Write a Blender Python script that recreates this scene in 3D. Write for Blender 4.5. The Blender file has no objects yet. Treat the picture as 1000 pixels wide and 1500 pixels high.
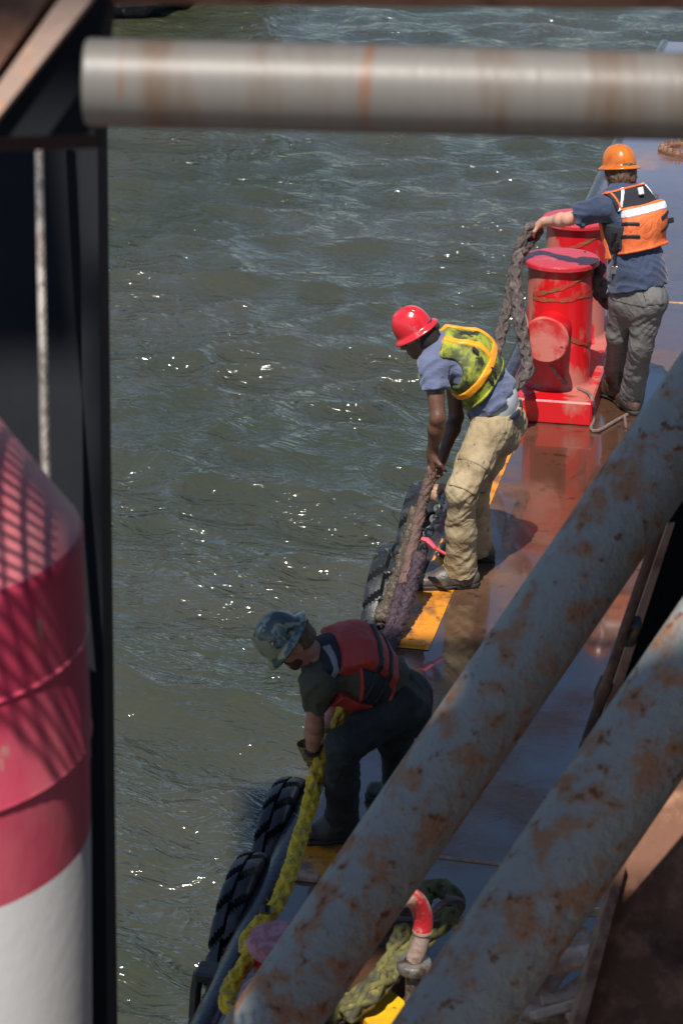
import bpy, math, random
import numpy as np
from mathutils import Vector, Matrix
random.seed(7); RNG = np.random.RandomState(11)
scene = bpy.context.scene
COL = scene.collection
# ------------------------------------------------------------------ camera geometry
TH = math.radians(22.0); FPX = 3400.0; CH = 4.8
def ray(u, v):
    a = (u-500.)/FPX; b = (v-750.)/FPX
    return np.array([a, math.cos(TH)-b*math.sin(TH), -math.sin(TH)-b*math.cos(TH)])
def G(u, v, z=0.):                       # point at height z seen at photo pixel (u,v)
    d = ray(u, v); return np.array([0, 0, CH]) + d*((z-CH)/d[2])
def U(u, v, Y):                          # point at distance Y seen at photo pixel (u,v)
    d = ray(u, v); return np.array([0, 0, CH]) + d*(Y/d[1])
def D(u, v, dist):                       # point at distance along the optical axis
    return np.array([0, 0, CH]) + ray(u, v)*dist
def nrm(a):
    a = np.asarray(a, float); return a/max(1e-9, np.linalg.norm(a))
def V3(*a): return np.array(a, float)
# barge frame: edge line, along-edge unit e, inboard unit n
ANG = math.radians(12.2)
E = V3(math.sin(ANG), math.cos(ANG), 0); N = V3(math.cos(ANG), -math.sin(ANG), 0)
P0 = V3(-0.512, 7.037, 0); UP = V3(0, 0, 1)
def BG(s, o, z=0.): return P0 + E*s + N*o + UP*z      # s along the edge, o inboard, z up
WATER_Z = -1.15
# ------------------------------------------------------------------ object helpers
def link(name, me, base=None, parent=None):
    o = bpy.data.objects.new(name, me); COL.objects.link(o)
    if parent is not None: o.parent = parent
    elif base is not None: o.location = base
    return o
def wbase(o):
    p = V3(*o.location)
    while o.parent: o = o.parent; p = p + V3(*o.location)
    return p
def mesh_obj(name, verts, faces, mat, base=None, parent=None, smooth=True, cols=None, autosmooth=None):
    verts = np.asarray(verts, float)
    b = wbase(parent) if parent is not None else (V3(*base) if base is not None else verts.mean(0))
    me = bpy.data.meshes.new(name)
    vv = verts - b
    if isinstance(faces, np.ndarray) and faces.ndim == 2:
        n, k = faces.shape
        me.vertices.add(len(vv)); me.vertices.foreach_set('co', vv.astype(np.float32).ravel())
        me.loops.add(n*k); me.loops.foreach_set('vertex_index', faces.astype(np.int32).ravel())
        me.polygons.add(n); me.polygons.foreach_set('loop_start', np.arange(0, n*k, k, dtype=np.int32))
        me.update(calc_edges=True); me.validate()
    else:
        me.from_pydata([tuple(v) for v in vv], [], [tuple(int(i) for i in f) for f in faces])
    if smooth: me.polygons.foreach_set('use_smooth', np.ones(len(me.polygons), bool))
    if mat is not None:
        for m in (mat if isinstance(mat, (list, tuple)) else [mat]): me.materials.append(m)
    if cols is not None:
        at = me.color_attributes.new('Col', 'FLOAT_COLOR', 'POINT')
        c = np.ones((len(vv), 4), np.float32); c[:, :3] = cols
        at.data.foreach_set('color', c.ravel())
    o = link(name, me, b, parent)
    if autosmooth is not None:
        try: me.set_sharp_from_angle(angle=math.radians(autosmooth))
        except Exception: pass
    return o
def empty(name, loc):
    o = bpy.data.objects.new(name, None); COL.objects.link(o); o.location = loc; o.empty_display_size = .1
    return o
def tag(o, label, cat, group=None, kind=None):
    if label: o['label'] = label
    if cat: o['category'] = cat
    if group: o['group'] = group
    if kind: o['kind'] = kind
    return o
class MB:                                 # collects simple shapes into one mesh
    def __init__(s): s.v = []; s.f = []; s.n = 0
    def add(s, v, f):
        v = np.asarray(v, float); s.v.append(v)
        s.f += [tuple(int(i)+s.n for i in q) for q in f]; s.n += len(v)
    def box(s, c, ax, half, bev=0.0):
        X, Y, Z = [nrm(a) for a in ax]; hx, hy, hz = half; c = np.asarray(c, float)
        if bev <= 0:
            v = [c+X*hx*i+Y*hy*j+Z*hz*k for i in (-1, 1) for j in (-1, 1) for k in (-1, 1)]
            s.add(v, [(0, 1, 3, 2), (4, 6, 7, 5), (0, 4, 5, 1), (2, 3, 7, 6), (0, 2, 6, 4), (1, 5, 7, 3)]); return
        b = min(bev, .49*min(half)*2)
        pts = {}; v = []
        for i in (-1, 1):
            for j in (-1, 1):
                for k in (-1, 1):
                    for a in range(3):
                        q = [hx-b, hy-b, hz-b]; q[a] += b
                        pts[(i, j, k, a)] = len(v); v.append(c+X*q[0]*i+Y*q[1]*j+Z*q[2]*k)
        f = []
        for a in range(3):
            o1, o2 = [x for x in range(3) if x != a]
            for sgn in (-1, 1):
                ring = []
                for (p, q) in ((-1, -1), (1, -1), (1, 1), (-1, 1)):
                    t = [0, 0, 0]; t[a] = sgn; t[o1] = p; t[o2] = q; ring.append(pts[(t[0], t[1], t[2], a)])
                f.append(ring)
        for a in range(3):                # edges along axis a
            o1, o2 = [x for x in range(3) if x != a]
            for p in (-1, 1):
                for q in (-1, 1):
                    t = [0, 0, 0]; t[o1] = p; t[o2] = q; t0 = list(t); t1 = list(t); t0[a] = -1; t1[a] = 1
                    f.append([pts[(*t0, o1)], pts[(*t1, o1)], pts[(*t1, o2)], pts[(*t0, o2)]])
        for i in (-1, 1):
            for j in (-1, 1):
                for k in (-1, 1): f.append([pts[(i, j, k, a)] for a in range(3)])
        s.add(v, f)
    def tube(s, path, r, seg=12, cap=True, squash=None):
        P = [np.asarray(p, float) for p in path]; n = len(P)
        R = r if hasattr(r, '__len__') else [r]*n
        T = [nrm(P[min(i+1, n-1)]-P[max(i-1, 0)]) for i in range(n)]
        a = V3(0, 0, 1) if abs(T[0][2]) < .9 else V3(1, 0, 0)
        u = nrm(np.cross(T[0], a)); v = []
        for i in range(n):
            u = nrm(u-T[i]*np.dot(u, T[i])); w = np.cross(T[i], u)
            for k in range(seg):
                t = 2*math.pi*k/seg; v.append(P[i]+(u*math.cos(t)+w*math.sin(t))*R[i])
        f = [(i*seg+k, i*seg+(k+1) % seg, (i+1)*seg+(k+1) % seg, (i+1)*seg+k) for i in range(n-1) for k in range(seg)]
        if cap: f += [tuple(range(seg))[::-1], tuple((n-1)*seg+k for k in range(seg))]
        s.add(v, f)
    def lathe(s, c, ax, prof, seg=48, xdir=None):   # prof: list of (radius, height along ax)
        ax = nrm(ax); a = xdir if xdir is not None else (V3(0, 0, 1) if abs(ax[2]) < .9 else V3(1, 0, 0))
        u = nrm(np.asarray(a)-ax*np.dot(a, ax)); w = np.cross(ax, u); v = []; m = len(prof)
        for (r, h) in prof:
            for k in range(seg):
                t = 2*math.pi*k/seg; v.append(np.asarray(c)+ax*h+(u*math.cos(t)+w*math.sin(t))*max(r, 1e-4))
        f = [(i*seg+k, i*seg+(k+1) % seg, (i+1)*seg+(k+1) % seg, (i+1)*seg+k) for i in range(m-1) for k in range(seg)]
        s.add(v, f)
    def build(s, name, mat, base=None, parent=None, smooth=True, auto=35, cols=None):
        v = np.concatenate(s.v) if s.v else np.zeros((0, 3))
        o = mesh_obj(name, v, s.f, mat, base, parent, smooth, cols, auto if smooth else None)
        import bmesh as _b
        bm = _b.new(); bm.from_mesh(o.data); _b.ops.recalc_face_normals(bm, faces=bm.faces); bm.to_mesh(o.data); bm.free()
        return o
def catmull(P, step):
    P = [np.asarray(p, float) for p in P]; Q = [2*P[0]-P[1]]+P+[2*P[-1]-P[-2]]; out = []
    for i in range(1, len(Q)-2):
        p0, p1, p2, p3 = Q[i-1:i+3]; L = np.linalg.norm(p2-p1); m = max(2, int(L/step*2))
        for k in range(m):
            t = k/m; out.append(.5*((2*p1)+(-p0+p2)*t+(2*p0-5*p1+4*p2-p3)*t*t+(-p0+3*p1-3*p2+p3)*t**3))
    out.append(P[-1]); out = np.array(out)
    d = np.r_[0, np.cumsum(np.linalg.norm(np.diff(out, axis=0), axis=1))]
    n = max(3, int(d[-1]/step)+1); t = np.linspace(0, d[-1], n)
    return np.stack([np.interp(t, d, out[:, j]) for j in range(3)], 1), t
def frames(P):
    n = len(P); T = np.gradient(P, axis=0); T /= np.linalg.norm(T, axis=1)[:, None]
    a = V3(0, 0, 1) if abs(T[0][2]) < .9 else V3(1, 0, 0); u = nrm(np.cross(T[0], a)); A = []; B = []
    for i in range(n):
        u = nrm(u-T[i]*np.dot(u, T[i])); A.append(u); B.append(np.cross(T[i], u))
    return np.array(A), np.array(B)
def braid(mb, path, R, pitch=None, ns=4, step=.012, fuzz=0., sr=.40, core=.66):   # plaited rope: ns right-laid and ns left-laid strands
    P, t = catmull(path, step); A, B = frames(P); pitch = pitch or R*6.5
    cen = np.zeros(len(P))
    mb.tube(P, R*core, 8)
    for sgn in (1, -1):
        for j in range(ns):
            ph = sgn*(2*math.pi*t/pitch)+2*math.pi*j/ns+(.4 if sgn < 0 else 0)
            rr = R*(.66+.09*sgn*np.cos(2*math.pi*t/pitch*ns+j*math.pi))
            Q = P+A*(rr*np.cos(ph))[:, None]+B*(rr*np.sin(ph))[:, None]
            if fuzz: Q = Q+RNG.normal(0, fuzz, Q.shape)
            mb.tube(Q, R*sr*(1+RNG.uniform(-.08, .08, len(Q))), 6)
def fuzz(mb, path, R, n, L, th=.0012):      # loose fibres standing off a rope
    P, t = catmull(path, .01); A, B = frames(P)
    for _ in range(n):
        i = RNG.randint(0, len(P)); f = RNG.rand()*6.283; d = A[i]*math.cos(f)+B[i]*math.sin(f); p = P[i]+d*R*.9
        q = p+d*L*RNG.uniform(.3, 1)+RNG.normal(0, L*.4, 3); r = q+(q-p)*.4+RNG.normal(0, L*.35, 3)-UP*L*.3
        mb.tube([p, q, r], [th, th*.8, th*.3], 3, cap=False)
def laid(mb, path, R, pitch=None, ns=3, step=.012, lumps=0.):
    P, t = catmull(path, step); A, B = frames(P); pitch = pitch or R*7
    for j in range(ns):
        ph = 2*math.pi*t/pitch+2*math.pi*j/ns
        Q = P+A*(R*.5*np.cos(ph))[:, None]+B*(R*.5*np.sin(ph))[:, None]
        mb.tube(Q, R*.56*(1+RNG.uniform(-lumps, lumps, len(Q))), 8)
# ------------------------------------------------------------------ noise + signed-distance volumes
def _h(i, j, k):
    n = (i.astype(np.uint32)*np.uint32(374761393)+j.astype(np.uint32)*np.uint32(668265263)+k.astype(np.uint32)*np.uint32(2147483647-58))
    n = (n ^ (n >> np.uint32(13)))*np.uint32(1274126177); n = n ^ (n >> np.uint32(16))
    return (n & np.uint32(0xffff)).astype(np.float32)/32767.5-1
def noise3(P):
    P = np.asarray(P, np.float32); f = np.floor(P); i = f.astype(np.int64)+100000; t = P-f; t = t*t*(3-2*t)
    r = 0
    for a in (0, 1):
        for b in (0, 1):
            for c in (0, 1):
                w = (t[:, 0] if a else 1-t[:, 0])*(t[:, 1] if b else 1-t[:, 1])*(t[:, 2] if c else 1-t[:, 2])
                r = r+w*_h(i[:, 0]+a, i[:, 1]+b, i[:, 2]+c)
    return r
class Vol:
    BIG = .12; rs = 1.
    def __init__(s, lo, hi, h):
        s.h = h; s.lo = np.asarray(lo, float); s.n = (np.ceil((np.asarray(hi)-s.lo)/h).astype(int)+1)
        s.d = np.full(s.n, s.BIG, np.float32)
    def like(s, grow=0.):
        o = Vol.__new__(Vol); o.h = s.h; o.lo = s.lo; o.n = s.n; o.rs = s.rs; o.d = s.d-np.float32(grow); return o
    def blk(s, lo, hi):
        a = np.clip(np.floor((np.asarray(lo)-s.lo)/s.h).astype(int), 0, s.n-1); b = np.clip(np.ceil((np.asarray(hi)-s.lo)/s.h).astype(int)+1, 1, s.n)
        b = np.maximum(b, a+1)
        sl = tuple(slice(x, y) for x, y in zip(a, b))
        g = [(s.lo[i]+s.h*np.arange(a[i], b[i])).astype(np.float32) for i in range(3)]
        return sl, (g[0][:, None, None], g[1][None, :, None], g[2][None, None, :])
    def mix(s, sl, d, k, op):
        a = s.d[sl]
        if op == 'u':
            if k > 0:
                h = np.maximum(k-np.abs(a-d), 0)/k; s.d[sl] = np.minimum(a, d)-h*h*k*.25
            else: s.d[sl] = np.minimum(a, d)
        elif op == 's':
            d = -d
            if k > 0:
                h = np.maximum(k-np.abs(a-d), 0)/k; s.d[sl] = np.maximum(a, d)+h*h*k*.25
            else: s.d[sl] = np.maximum(a, d)
    def cone(s, A, B, ra, rb, k=.02, op='u', flat=(0, 0)):
        ra *= s.rs; rb *= s.rs; A = np.asarray(A, float); B = np.asarray(B, float); m = max(ra, rb)+k+5*s.h
        sl, (x, y, z) = s.blk(np.minimum(A, B)-m, np.maximum(A, B)+m)
        ba = B-A; L2 = max(1e-9, ba@ba); L = math.sqrt(L2)
        px, py, pz = x-A[0], y-A[1], z-A[2]
        t0 = (px*ba[0]+py*ba[1]+pz*ba[2])/L2; t = np.clip(t0, 0, 1)
        d = np.sqrt((px-t*ba[0])**2+(py-t*ba[1])**2+(pz-t*ba[2])**2)-(ra+t*(rb-ra))
        if flat[0]: d = np.maximum(d, -t0*L)
        if flat[1]: d = np.maximum(d, (t0-1)*L)
        s.mix(sl, d, k, op)
    def ell(s, A, B, side, ra, rb, k=.03, op='u', flat=(0, 0)):
        ra = [q*s.rs for q in ra]; rb = [q*s.rs for q in rb]; A = np.asarray(A, float); B = np.asarray(B, float); m = max(*ra, *rb)+k+5*s.h
        sl, (x, y, z) = s.blk(np.minimum(A, B)-m, np.maximum(A, B)+m)
        ba = B-A; L2 = max(1e-9, ba@ba); L = math.sqrt(L2); S = nrm(side-ba*np.dot(side, ba)/L2)
        px, py, pz = x-A[0], y-A[1], z-A[2]
        t0 = (px*ba[0]+py*ba[1]+pz*ba[2])/L2; t = np.clip(t0, 0, 1)
        qx, qy, qz = px-t*ba[0], py-t*ba[1], pz-t*ba[2]
        a = qx*S[0]+qy*S[1]+qz*S[2]; r2 = np.maximum(qx*qx+qy*qy+qz*qz-a*a, 0)
        w = ra[0]+t*(rb[0]-ra[0]); dd = ra[1]+t*(rb[1]-ra[1])
        k0 = np.sqrt(a*a/w**2+r2/dd**2); k1 = np.sqrt(a*a/w**4+r2/dd**4)+1e-6
        d = k0*(k0-1)/k1
        if flat[0]: d = np.maximum(d, -t0*L)
        if flat[1]: d = np.maximum(d, (t0-1)*L)
        s.mix(sl, d, k, op)
    def ball(s, C, r, ax=None, k=.02, op='u'):
        C = np.asarray(C, float); r = np.asarray(r if hasattr(r, '__len__') else [r]*3, float)*s.rs
        m = r.max()+k+5*s.h; sl, (x, y, z) = s.blk(C-m, C+m); px, py, pz = x-C[0], y-C[1], z-C[2]
        ax = ax if ax is not None else np.eye(3)
        q = [(px*ax[i][0]+py*ax[i][1]+pz*ax[i][2]) for i in range(3)]
        k0 = np.sqrt(sum((q[i]/r[i])**2 for i in range(3))); k1 = np.sqrt(sum((q[i]/r[i]**2)**2 for i in range(3)))+1e-6
        s.mix(sl, k0*(k0-1)/k1, k, op)
    def box(s, C, ax, half, rnd=.01, k=.0, op='u'):
        C = np.asarray(C, float); m = np.linalg.norm(half)+k+5*s.h; sl, (x, y, z) = s.blk(C-m, C+m)
        px, py, pz = x-C[0], y-C[1], z-C[2]
        q = [np.abs(px*ax[i][0]+py*ax[i][1]+pz*ax[i][2])-(half[i]-rnd) for i in range(3)]
        d = np.sqrt(sum(np.maximum(a, 0)**2 for a in q))+np.minimum(np.maximum(np.maximum(q[0], q[1]), q[2]), 0)-rnd
        s.mix(sl, d, k, op)
    def grid(s): return [(s.lo[i]+s.h*np.arange(s.n[i])).astype(np.float32).reshape([-1 if j == i else 1 for j in range(3)]) for i in range(3)]
    def cut(s, p, n):                       # removes the side the normal points to
        n = nrm(n); x, y, z = s.grid(); s.d = np.maximum(s.d, (x-p[0])*n[0]+(y-p[1])*n[1]+(z-p[2])*n[2]); return s
    def slab(s, p, n, w):
        n = nrm(n); x, y, z = s.grid(); s.d = np.maximum(s.d, np.abs((x-p[0])*n[0]+(y-p[1])*n[1]+(z-p[2])*n[2])-w/2); return s
    def inter(s, o): s.d = np.maximum(s.d, o.d); return s
    def minus(s, o, gap=0.): s.d = np.maximum(s.d, -(o.d+gap)); return s
    def band(s, fn, width=None):            # fn(points)-> offset added to the field near the surface
        w = width or 3.5*s.h; m = np.abs(s.d) < w; idx = np.argwhere(m)
        if len(idx) == 0: return s
        P = s.lo+idx*s.h; s.d[m] += fn(P).astype(np.float32); return s
    def folds(s, amp, ax, sc, seed=0, ridge=True):   # ax: 3 axes, sc: wavelengths along them
        A = np.array([nrm(a) for a in ax])
        def fn(P):
            q = P@A.T
            wob = noise3(q*6+seed+50)[:, None]*np.array([.03, .03, .03])
            v = noise3((q+wob)/np.array(sc)+seed*17.3)
            if ridge: v = 1-2*np.abs(v)**.8
            v2 = noise3((q+wob)/(np.array(sc)*.45)+seed*7.1+9)
            return -amp*(v+.22*v2)
        return s.band(fn)
    def mesh(s):
        d = s.d; sg = d < 0
        c = np.zeros(np.array(sg.shape)-1, np.uint8)
        for a in (0, 1):
            for b in (0, 1):
                for e in (0, 1): c += sg[a:sg.shape[0]-1+a, b:sg.shape[1]-1+b, e:sg.shape[2]-1+e]
        idx = np.argwhere((c > 0) & (c < 8))
        if len(idx) == 0: return np.zeros((0, 3)), np.zeros((0, 4), int)
        num = np.zeros((len(idx), 3)); cnt = np.zeros(len(idx)); corner = {}
        for a in (0, 1):
            for b in (0, 1):
                for e in (0, 1): corner[(a, b, e)] = d[idx[:, 0]+a, idx[:, 1]+b, idx[:, 2]+e]
        for ax_ in range(3):
            o = [i for i in range(3) if i != ax_]
            for p in (0, 1):
                for q in (0, 1):
                    k0 = [0, 0, 0]; k0[o[0]] = p; k0[o[1]] = q; k1 = list(k0); k1[ax_] = 1
                    d0, d1 = corner[tuple(k0)], corner[tuple(k1)]; m = (d0 < 0) != (d1 < 0)
                    den = np.where(m, d0-d1, 1); t = np.where(m, d0/den, 0)
                    pt = np.tile(np.array(k0, float), (len(idx), 1)); pt[:, ax_] = t
                    num += pt*m[:, None]; cnt += m
        vert = s.lo+(idx+num/np.maximum(cnt, 1)[:, None])*s.h
        vid = np.full(c.shape, -1, np.int32); vid[idx[:, 0], idx[:, 1], idx[:, 2]] = np.arange(len(idx))
        F = []
        for ax_ in range(3):
            o1, o2 = (ax_+1) % 3, (ax_+2) % 3
            s0 = [slice(None)]*3; s1 = [slice(None)]*3; s0[ax_] = slice(0, -1); s1[ax_] = slice(1, None)
            ch = np.argwhere(sg[tuple(s0)] != sg[tuple(s1)])
            ch = ch[(ch[:, o1] > 0) & (ch[:, o2] > 0) & (ch[:, o1] < c.shape[o1]) & (ch[:, o2] < c.shape[o2])]
            def g(a, b):
                q = ch.copy(); q[:, o1] -= a; q[:, o2] -= b; return vid[q[:, 0], q[:, 1], q[:, 2]]
            qd = np.stack([g(1, 1), g(0, 1), g(0, 0), g(1, 0)], 1)
            ins = sg[ch[:, 0], ch[:, 1], ch[:, 2]]
            qd[~ins] = qd[~ins][:, ::-1]; F.append(qd)
        F = np.concatenate(F); F = F[(F >= 0).all(1)]
        # light smoothing removes the voxel stair-steps
        e = np.concatenate([F[:, [0, 1]], F[:, [1, 2]], F[:, [2, 3]], F[:, [3, 0]]])
        for it in range(2):
            acc = np.zeros_like(vert); n = np.zeros(len(vert))
            for j in range(3): acc[:, j] = np.bincount(e[:, 0], vert[e[:, 1], j], len(vert))+np.bincount(e[:, 1], vert[e[:, 0], j], len(vert))
            n = np.bincount(e[:, 0], minlength=len(vert))+np.bincount(e[:, 1], minlength=len(vert))
            vert = vert*.55+.45*acc/np.maximum(n, 1)[:, None]
        return vert, F
    def build(s, name, mat, base=None, parent=None, colfn=None):
        v, f = s.mesh()
        return mesh_obj(name, v, f, mat, base, parent, True, colfn(v) if colfn else None)
# ------------------------------------------------------------------ materials
def mat(name, col, rough=.6, col2=None, scale=8., lo=.45, hi=.6, bump=0., bscale=40., metal=0., col3=None, scale3=30., lo3=.6, hi3=.7,
        rough2=None, stretch=(1, 1, 1), spec=.5, vcol=False, coat=0., detail=6., bdist=.01, rough3=None, sheen=0., wrinkle=0., wscale=11.):
    m = bpy.data.materials.new(name); m.use_nodes = True; nt = m.node_tree; L = nt.links
    b = nt.nodes['Principled BSDF']; b.inputs['Roughness'].default_value = rough; b.inputs['Metallic'].default_value = metal
    b.inputs['Specular IOR Level'].default_value = spec
    if coat: b.inputs['Coat Weight'].default_value = coat; b.inputs['Coat Roughness'].default_value = .12
    if sheen: b.inputs['Sheen Weight'].default_value = sheen
    tc = nt.nodes.new('ShaderNodeTexCoord'); mp = nt.nodes.new('ShaderNodeMapping'); L.new(tc.outputs['Object'], mp.inputs['Vector'])
    mp.inputs['Scale'].default_value = stretch
    def noise(sc, det=detail):
        n = nt.nodes.new('ShaderNodeTexNoise'); n.inputs['Scale'].default_value = sc; n.inputs['Detail'].default_value = det; n.inputs['Roughness'].default_value = .62
        L.new(mp.outputs['Vector'], n.inputs['Vector']); return n
    def ramp(src, a, c):
        r = nt.nodes.new('ShaderNodeMapRange'); r.inputs['From Min'].default_value = a; r.inputs['From Max'].default_value = c; r.clamp = True
        L.new(src, r.inputs['Value']); return r.outputs['Result']
    def mixc(f, A, B):
        x = nt.nodes.new('ShaderNodeMix'); x.data_type = 'RGBA'; L.new(f, x.inputs[0])
        for i, c in ((6, A), (7, B)):
            if isinstance(c, tuple): x.inputs[i].default_value = (*c, 1)
            else: L.new(c, x.inputs[i])
        return x.outputs[2]
    def mixf(f, A, B):
        x = nt.nodes.new('ShaderNodeMix'); L.new(f, x.inputs[0])
        for i, c in ((2, A), (3, B)):
            if isinstance(c, (int, float)): x.inputs[i].default_value = c
            else: L.new(c, x.inputs[i])
        return x.outputs[0]
    cur = col; rc = rough
    if vcol:
        va = nt.nodes.new('ShaderNodeVertexColor'); va.layer_name = 'Col'; cur = va.outputs['Color']
    if col2 is not None:
        f = ramp(noise(scale).outputs['Fac'], lo, hi); cur = mixc(f, cur, col2)
        if rough2 is not None: rc = mixf(f, rc, rough2)
    if col3 is not None:
        f = ramp(noise(scale3, 4).outputs['Fac'], lo3, hi3); cur = mixc(f, cur, col3)
        if rough3 is not None: rc = mixf(f, rc, rough3)
    if isinstance(cur, tuple): b.inputs['Base Color'].default_value = (*cur, 1)
    else: L.new(cur, b.inputs['Base Color'])
    if not isinstance(rc, (int, float)): L.new(rc, b.inputs['Roughness'])
    wnode = None
    if wrinkle:
        wn_ = noise(wscale, 3); wn_.inputs['Distortion'].default_value = 1.6; wn_.inputs['Roughness'].default_value = .45
        ab = nt.nodes.new('ShaderNodeMath'); ab.operation = 'SUBTRACT'; L.new(wn_.outputs['Fac'], ab.inputs[0]); ab.inputs[1].default_value = .5
        ab2 = nt.nodes.new('ShaderNodeMath'); ab2.operation = 'ABSOLUTE'; L.new(ab.outputs[0], ab2.inputs[0])
        wnode = nt.nodes.new('ShaderNodeBump'); wnode.inputs['Strength'].default_value = wrinkle; wnode.inputs['Distance'].default_value = .03; L.new(ab2.outputs[0], wnode.inputs['Height'])
        L.new(wnode.outputs[0], b.inputs['Normal'])
    if bump:
        bn = nt.nodes.new('ShaderNodeBump'); bn.inputs['Strength'].default_value = bump; bn.inputs['Distance'].default_value = bdist
        L.new(noise(bscale, 5).outputs['Fac'], bn.inputs['Height'])
        if wnode: L.new(wnode.outputs[0], bn.inputs['Normal'])
        L.new(bn.outputs['Normal'], b.inputs['Normal'])
    return m
# ------------------------------------------------------------------ camera, light, sky
cam = bpy.data.cameras.new('camera'); co = bpy.data.objects.new('camera', cam); COL.objects.link(co)
co.location = (0, 0, CH); co.rotation_euler = (math.pi/2-TH, 0, 0)
cam.sensor_fit = 'VERTICAL'; cam.sensor_height = 36.0; cam.sensor_width = 24.0; cam.lens = FPX/1500*36
cam.clip_start = .1; cam.clip_end = 6000
cam.dof.use_dof = True; cam.dof.focus_distance = 12.4; cam.dof.aperture_fstop = 5.6; cam.dof.aperture_blades = 7
scene.camera = co
SUN_EL = math.radians(59); SUN_AZ = math.radians(14)      # light travels toward +Y, a little to +X
SUNV = V3(-math.sin(SUN_AZ)*math.cos(SUN_EL), -math.cos(SUN_AZ)*math.cos(SUN_EL), math.sin(SUN_EL))
sl = bpy.data.lights.new('sun', 'SUN'); sl.energy = 5.0; sl.angle = math.radians(.53); sl.color = (1, .955, .88)
so = bpy.data.objects.new('sun', sl); COL.objects.link(so); so.rotation_euler = Vector(-SUNV).to_track_quat('-Z', 'Y').to_euler()
so.location = (0, -5, 20)
w = bpy.data.worlds.new('World'); scene.world = w; w.use_nodes = True; wn = w.node_tree
sky = wn.nodes.new('ShaderNodeTexSky'); sky.sky_type = 'NISHITA'; sky.sun_disc = False; sky.sun_elevation = SUN_EL
sky.sun_rotation = math.atan2(SUNV[0], SUNV[1]); sky.air_density = 1.0; sky.dust_density = .3; sky.ozone_density = 3.0
wn.links.new(sky.outputs[0], wn.nodes['Background'].inputs[0]); wn.nodes['Background'].inputs[1].default_value = .085
scene.view_settings.view_transform = 'Standard'; scene.view_settings.look = 'None'; scene.view_settings.exposure = .30
scene.cycles.max_bounces = 8; scene.cycles.use_denoising = True
# ------------------------------------------------------------------ materials
M = {}
M['hullblack'] = mat('black hull paint', (.018, .02, .024), .28, (.05, .03, .02), 5, .55, .7, bump=.3, bscale=30)
M['rim'] = mat('wet black edge bar', (.022, .024, .03), .16, (.06, .05, .045), 9, .5, .65, rough2=.4, bump=.35, bscale=45, bdist=.006)
M['red'] = mat('red bollard paint', (.54, .006, .010), .34, (.44, .13, .10), 3.6, .50, .58, bump=.15, bscale=25, rough2=.5, col3=(.16, .05, .02), scale3=9, lo3=.66, hi3=.72, rough3=.7, stretch=(1, 1, .6), coat=.1)
M['redworn'] = mat('worn red face', (.56, .17, .14), .5, (.50, .02, .02), 6, .45, .62, col3=(.20, .02, .02), scale3=16, lo3=.63, hi3=.7, bump=.15, bscale=30)
M['capred'] = mat('red cap paint', (.50, .03, .04), .22, (.36, .16, .15), 4, .55, .66, col3=(.03, .015, .015), scale3=11, lo3=.66, hi3=.70, bump=.2, bscale=20, rough2=.5)
M['brassband'] = mat('rope rub mark', (.20, .09, .03), .7, (.45, .03, .02), 12, .46, .54, bump=.5, bscale=60)
M['rubber'] = mat('tyre rubber', (.016, .017, .019), .40, (.060, .065, .07), 9, .5, .70, bump=.25, bscale=50, rough2=.6)
M['steeldark'] = mat('dark forged steel', (.03, .027, .025), .4, (.10, .05, .03), 12, .5, .65, metal=.3, bump=.3, bscale=60)
M['galv'] = mat('worn galvanised chain', (.32, .29, .25), .35, (.16, .09, .05), 25, .5, .62, metal=.7, bump=.3, bscale=80)
M['rust'] = mat('rusted plate', (.15, .062, .032), .75, (.33, .16, .09), 9, .48, .66, bump=.6, bscale=35, col3=(.05, .022, .014), scale3=4, lo3=.52, hi3=.66)
M['rustlight'] = mat('rusty angle edge', (.36, .20, .13), .7, (.20, .09, .05), 10, .45, .6, bump=.4, bscale=50)
M['pipe'] = mat('weathered grey pipe paint', (.27, .265, .245), .5, (.33, .165, .09), 11.0, .48, .60, bump=1., bscale=22, col3=(.15, .06, .03), scale3=22, lo3=.60, hi3=.68, rough2=.85, bdist=.015)
M['pipe2'] = mat('streaked grey pipe paint', (.165, .15, .132), .46, (.13, .085, .055), 6.5, .52, .70, bump=.15, bscale=30, col3=(.20, .085, .04), scale3=13, lo3=.61, hi3=.71, stretch=(2.2, .25, .25))
M['frameblack'] = mat('black frame paint', (.008, .009, .012), .5, (.02, .023, .03), 3, .45, .7, bump=.2, bscale=20)
M['voidblack'] = mat('matt black shade', (.006, .006, .007), .9, spec=.1)  # tone of the dark void behind the rails, shade put into the colour
M['slate'] = mat('dark slate paint', (.005, .006, .009), .8, (.010, .011, .015), 2.5, .4, .65, spec=.25)
M['brownbar'] = mat('brown painted bar', (.30, .19, .14), .55, (.50, .20, .07), 8, .55, .7, bump=.3, bscale=30)
M['wire'] = mat('steel wire rope', (.30, .27, .24), .5, (.16, .13, .11), 30, .45, .6, metal=.35)
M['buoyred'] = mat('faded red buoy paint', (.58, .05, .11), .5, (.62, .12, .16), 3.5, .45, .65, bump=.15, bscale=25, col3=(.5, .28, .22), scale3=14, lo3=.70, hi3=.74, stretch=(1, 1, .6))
M['buoypink'] = mat('lit pink buoy cone', (.72, .17, .20), .5, (.74, .26, .26), 4, .45, .65, bump=.15, bscale=25, col3=(.62, .5, .45), scale3=9, lo3=.70, hi3=.73)  # pinker than the band: sunlight on the cone is put into its colour
M['buoywhite'] = mat('grubby white buoy paint', (.62, .61, .60), .5, (.40, .38, .36), 3, .5, .7, bump=.12, bscale=25, col3=(.40, .26, .14), scale3=10, lo3=.7, hi3=.76)
M['weld'] = mat('rusty weld seam', (.33, .18, .10), .7, (.48, .30, .2), 18, .45, .6, bump=.6, bscale=60)
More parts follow.
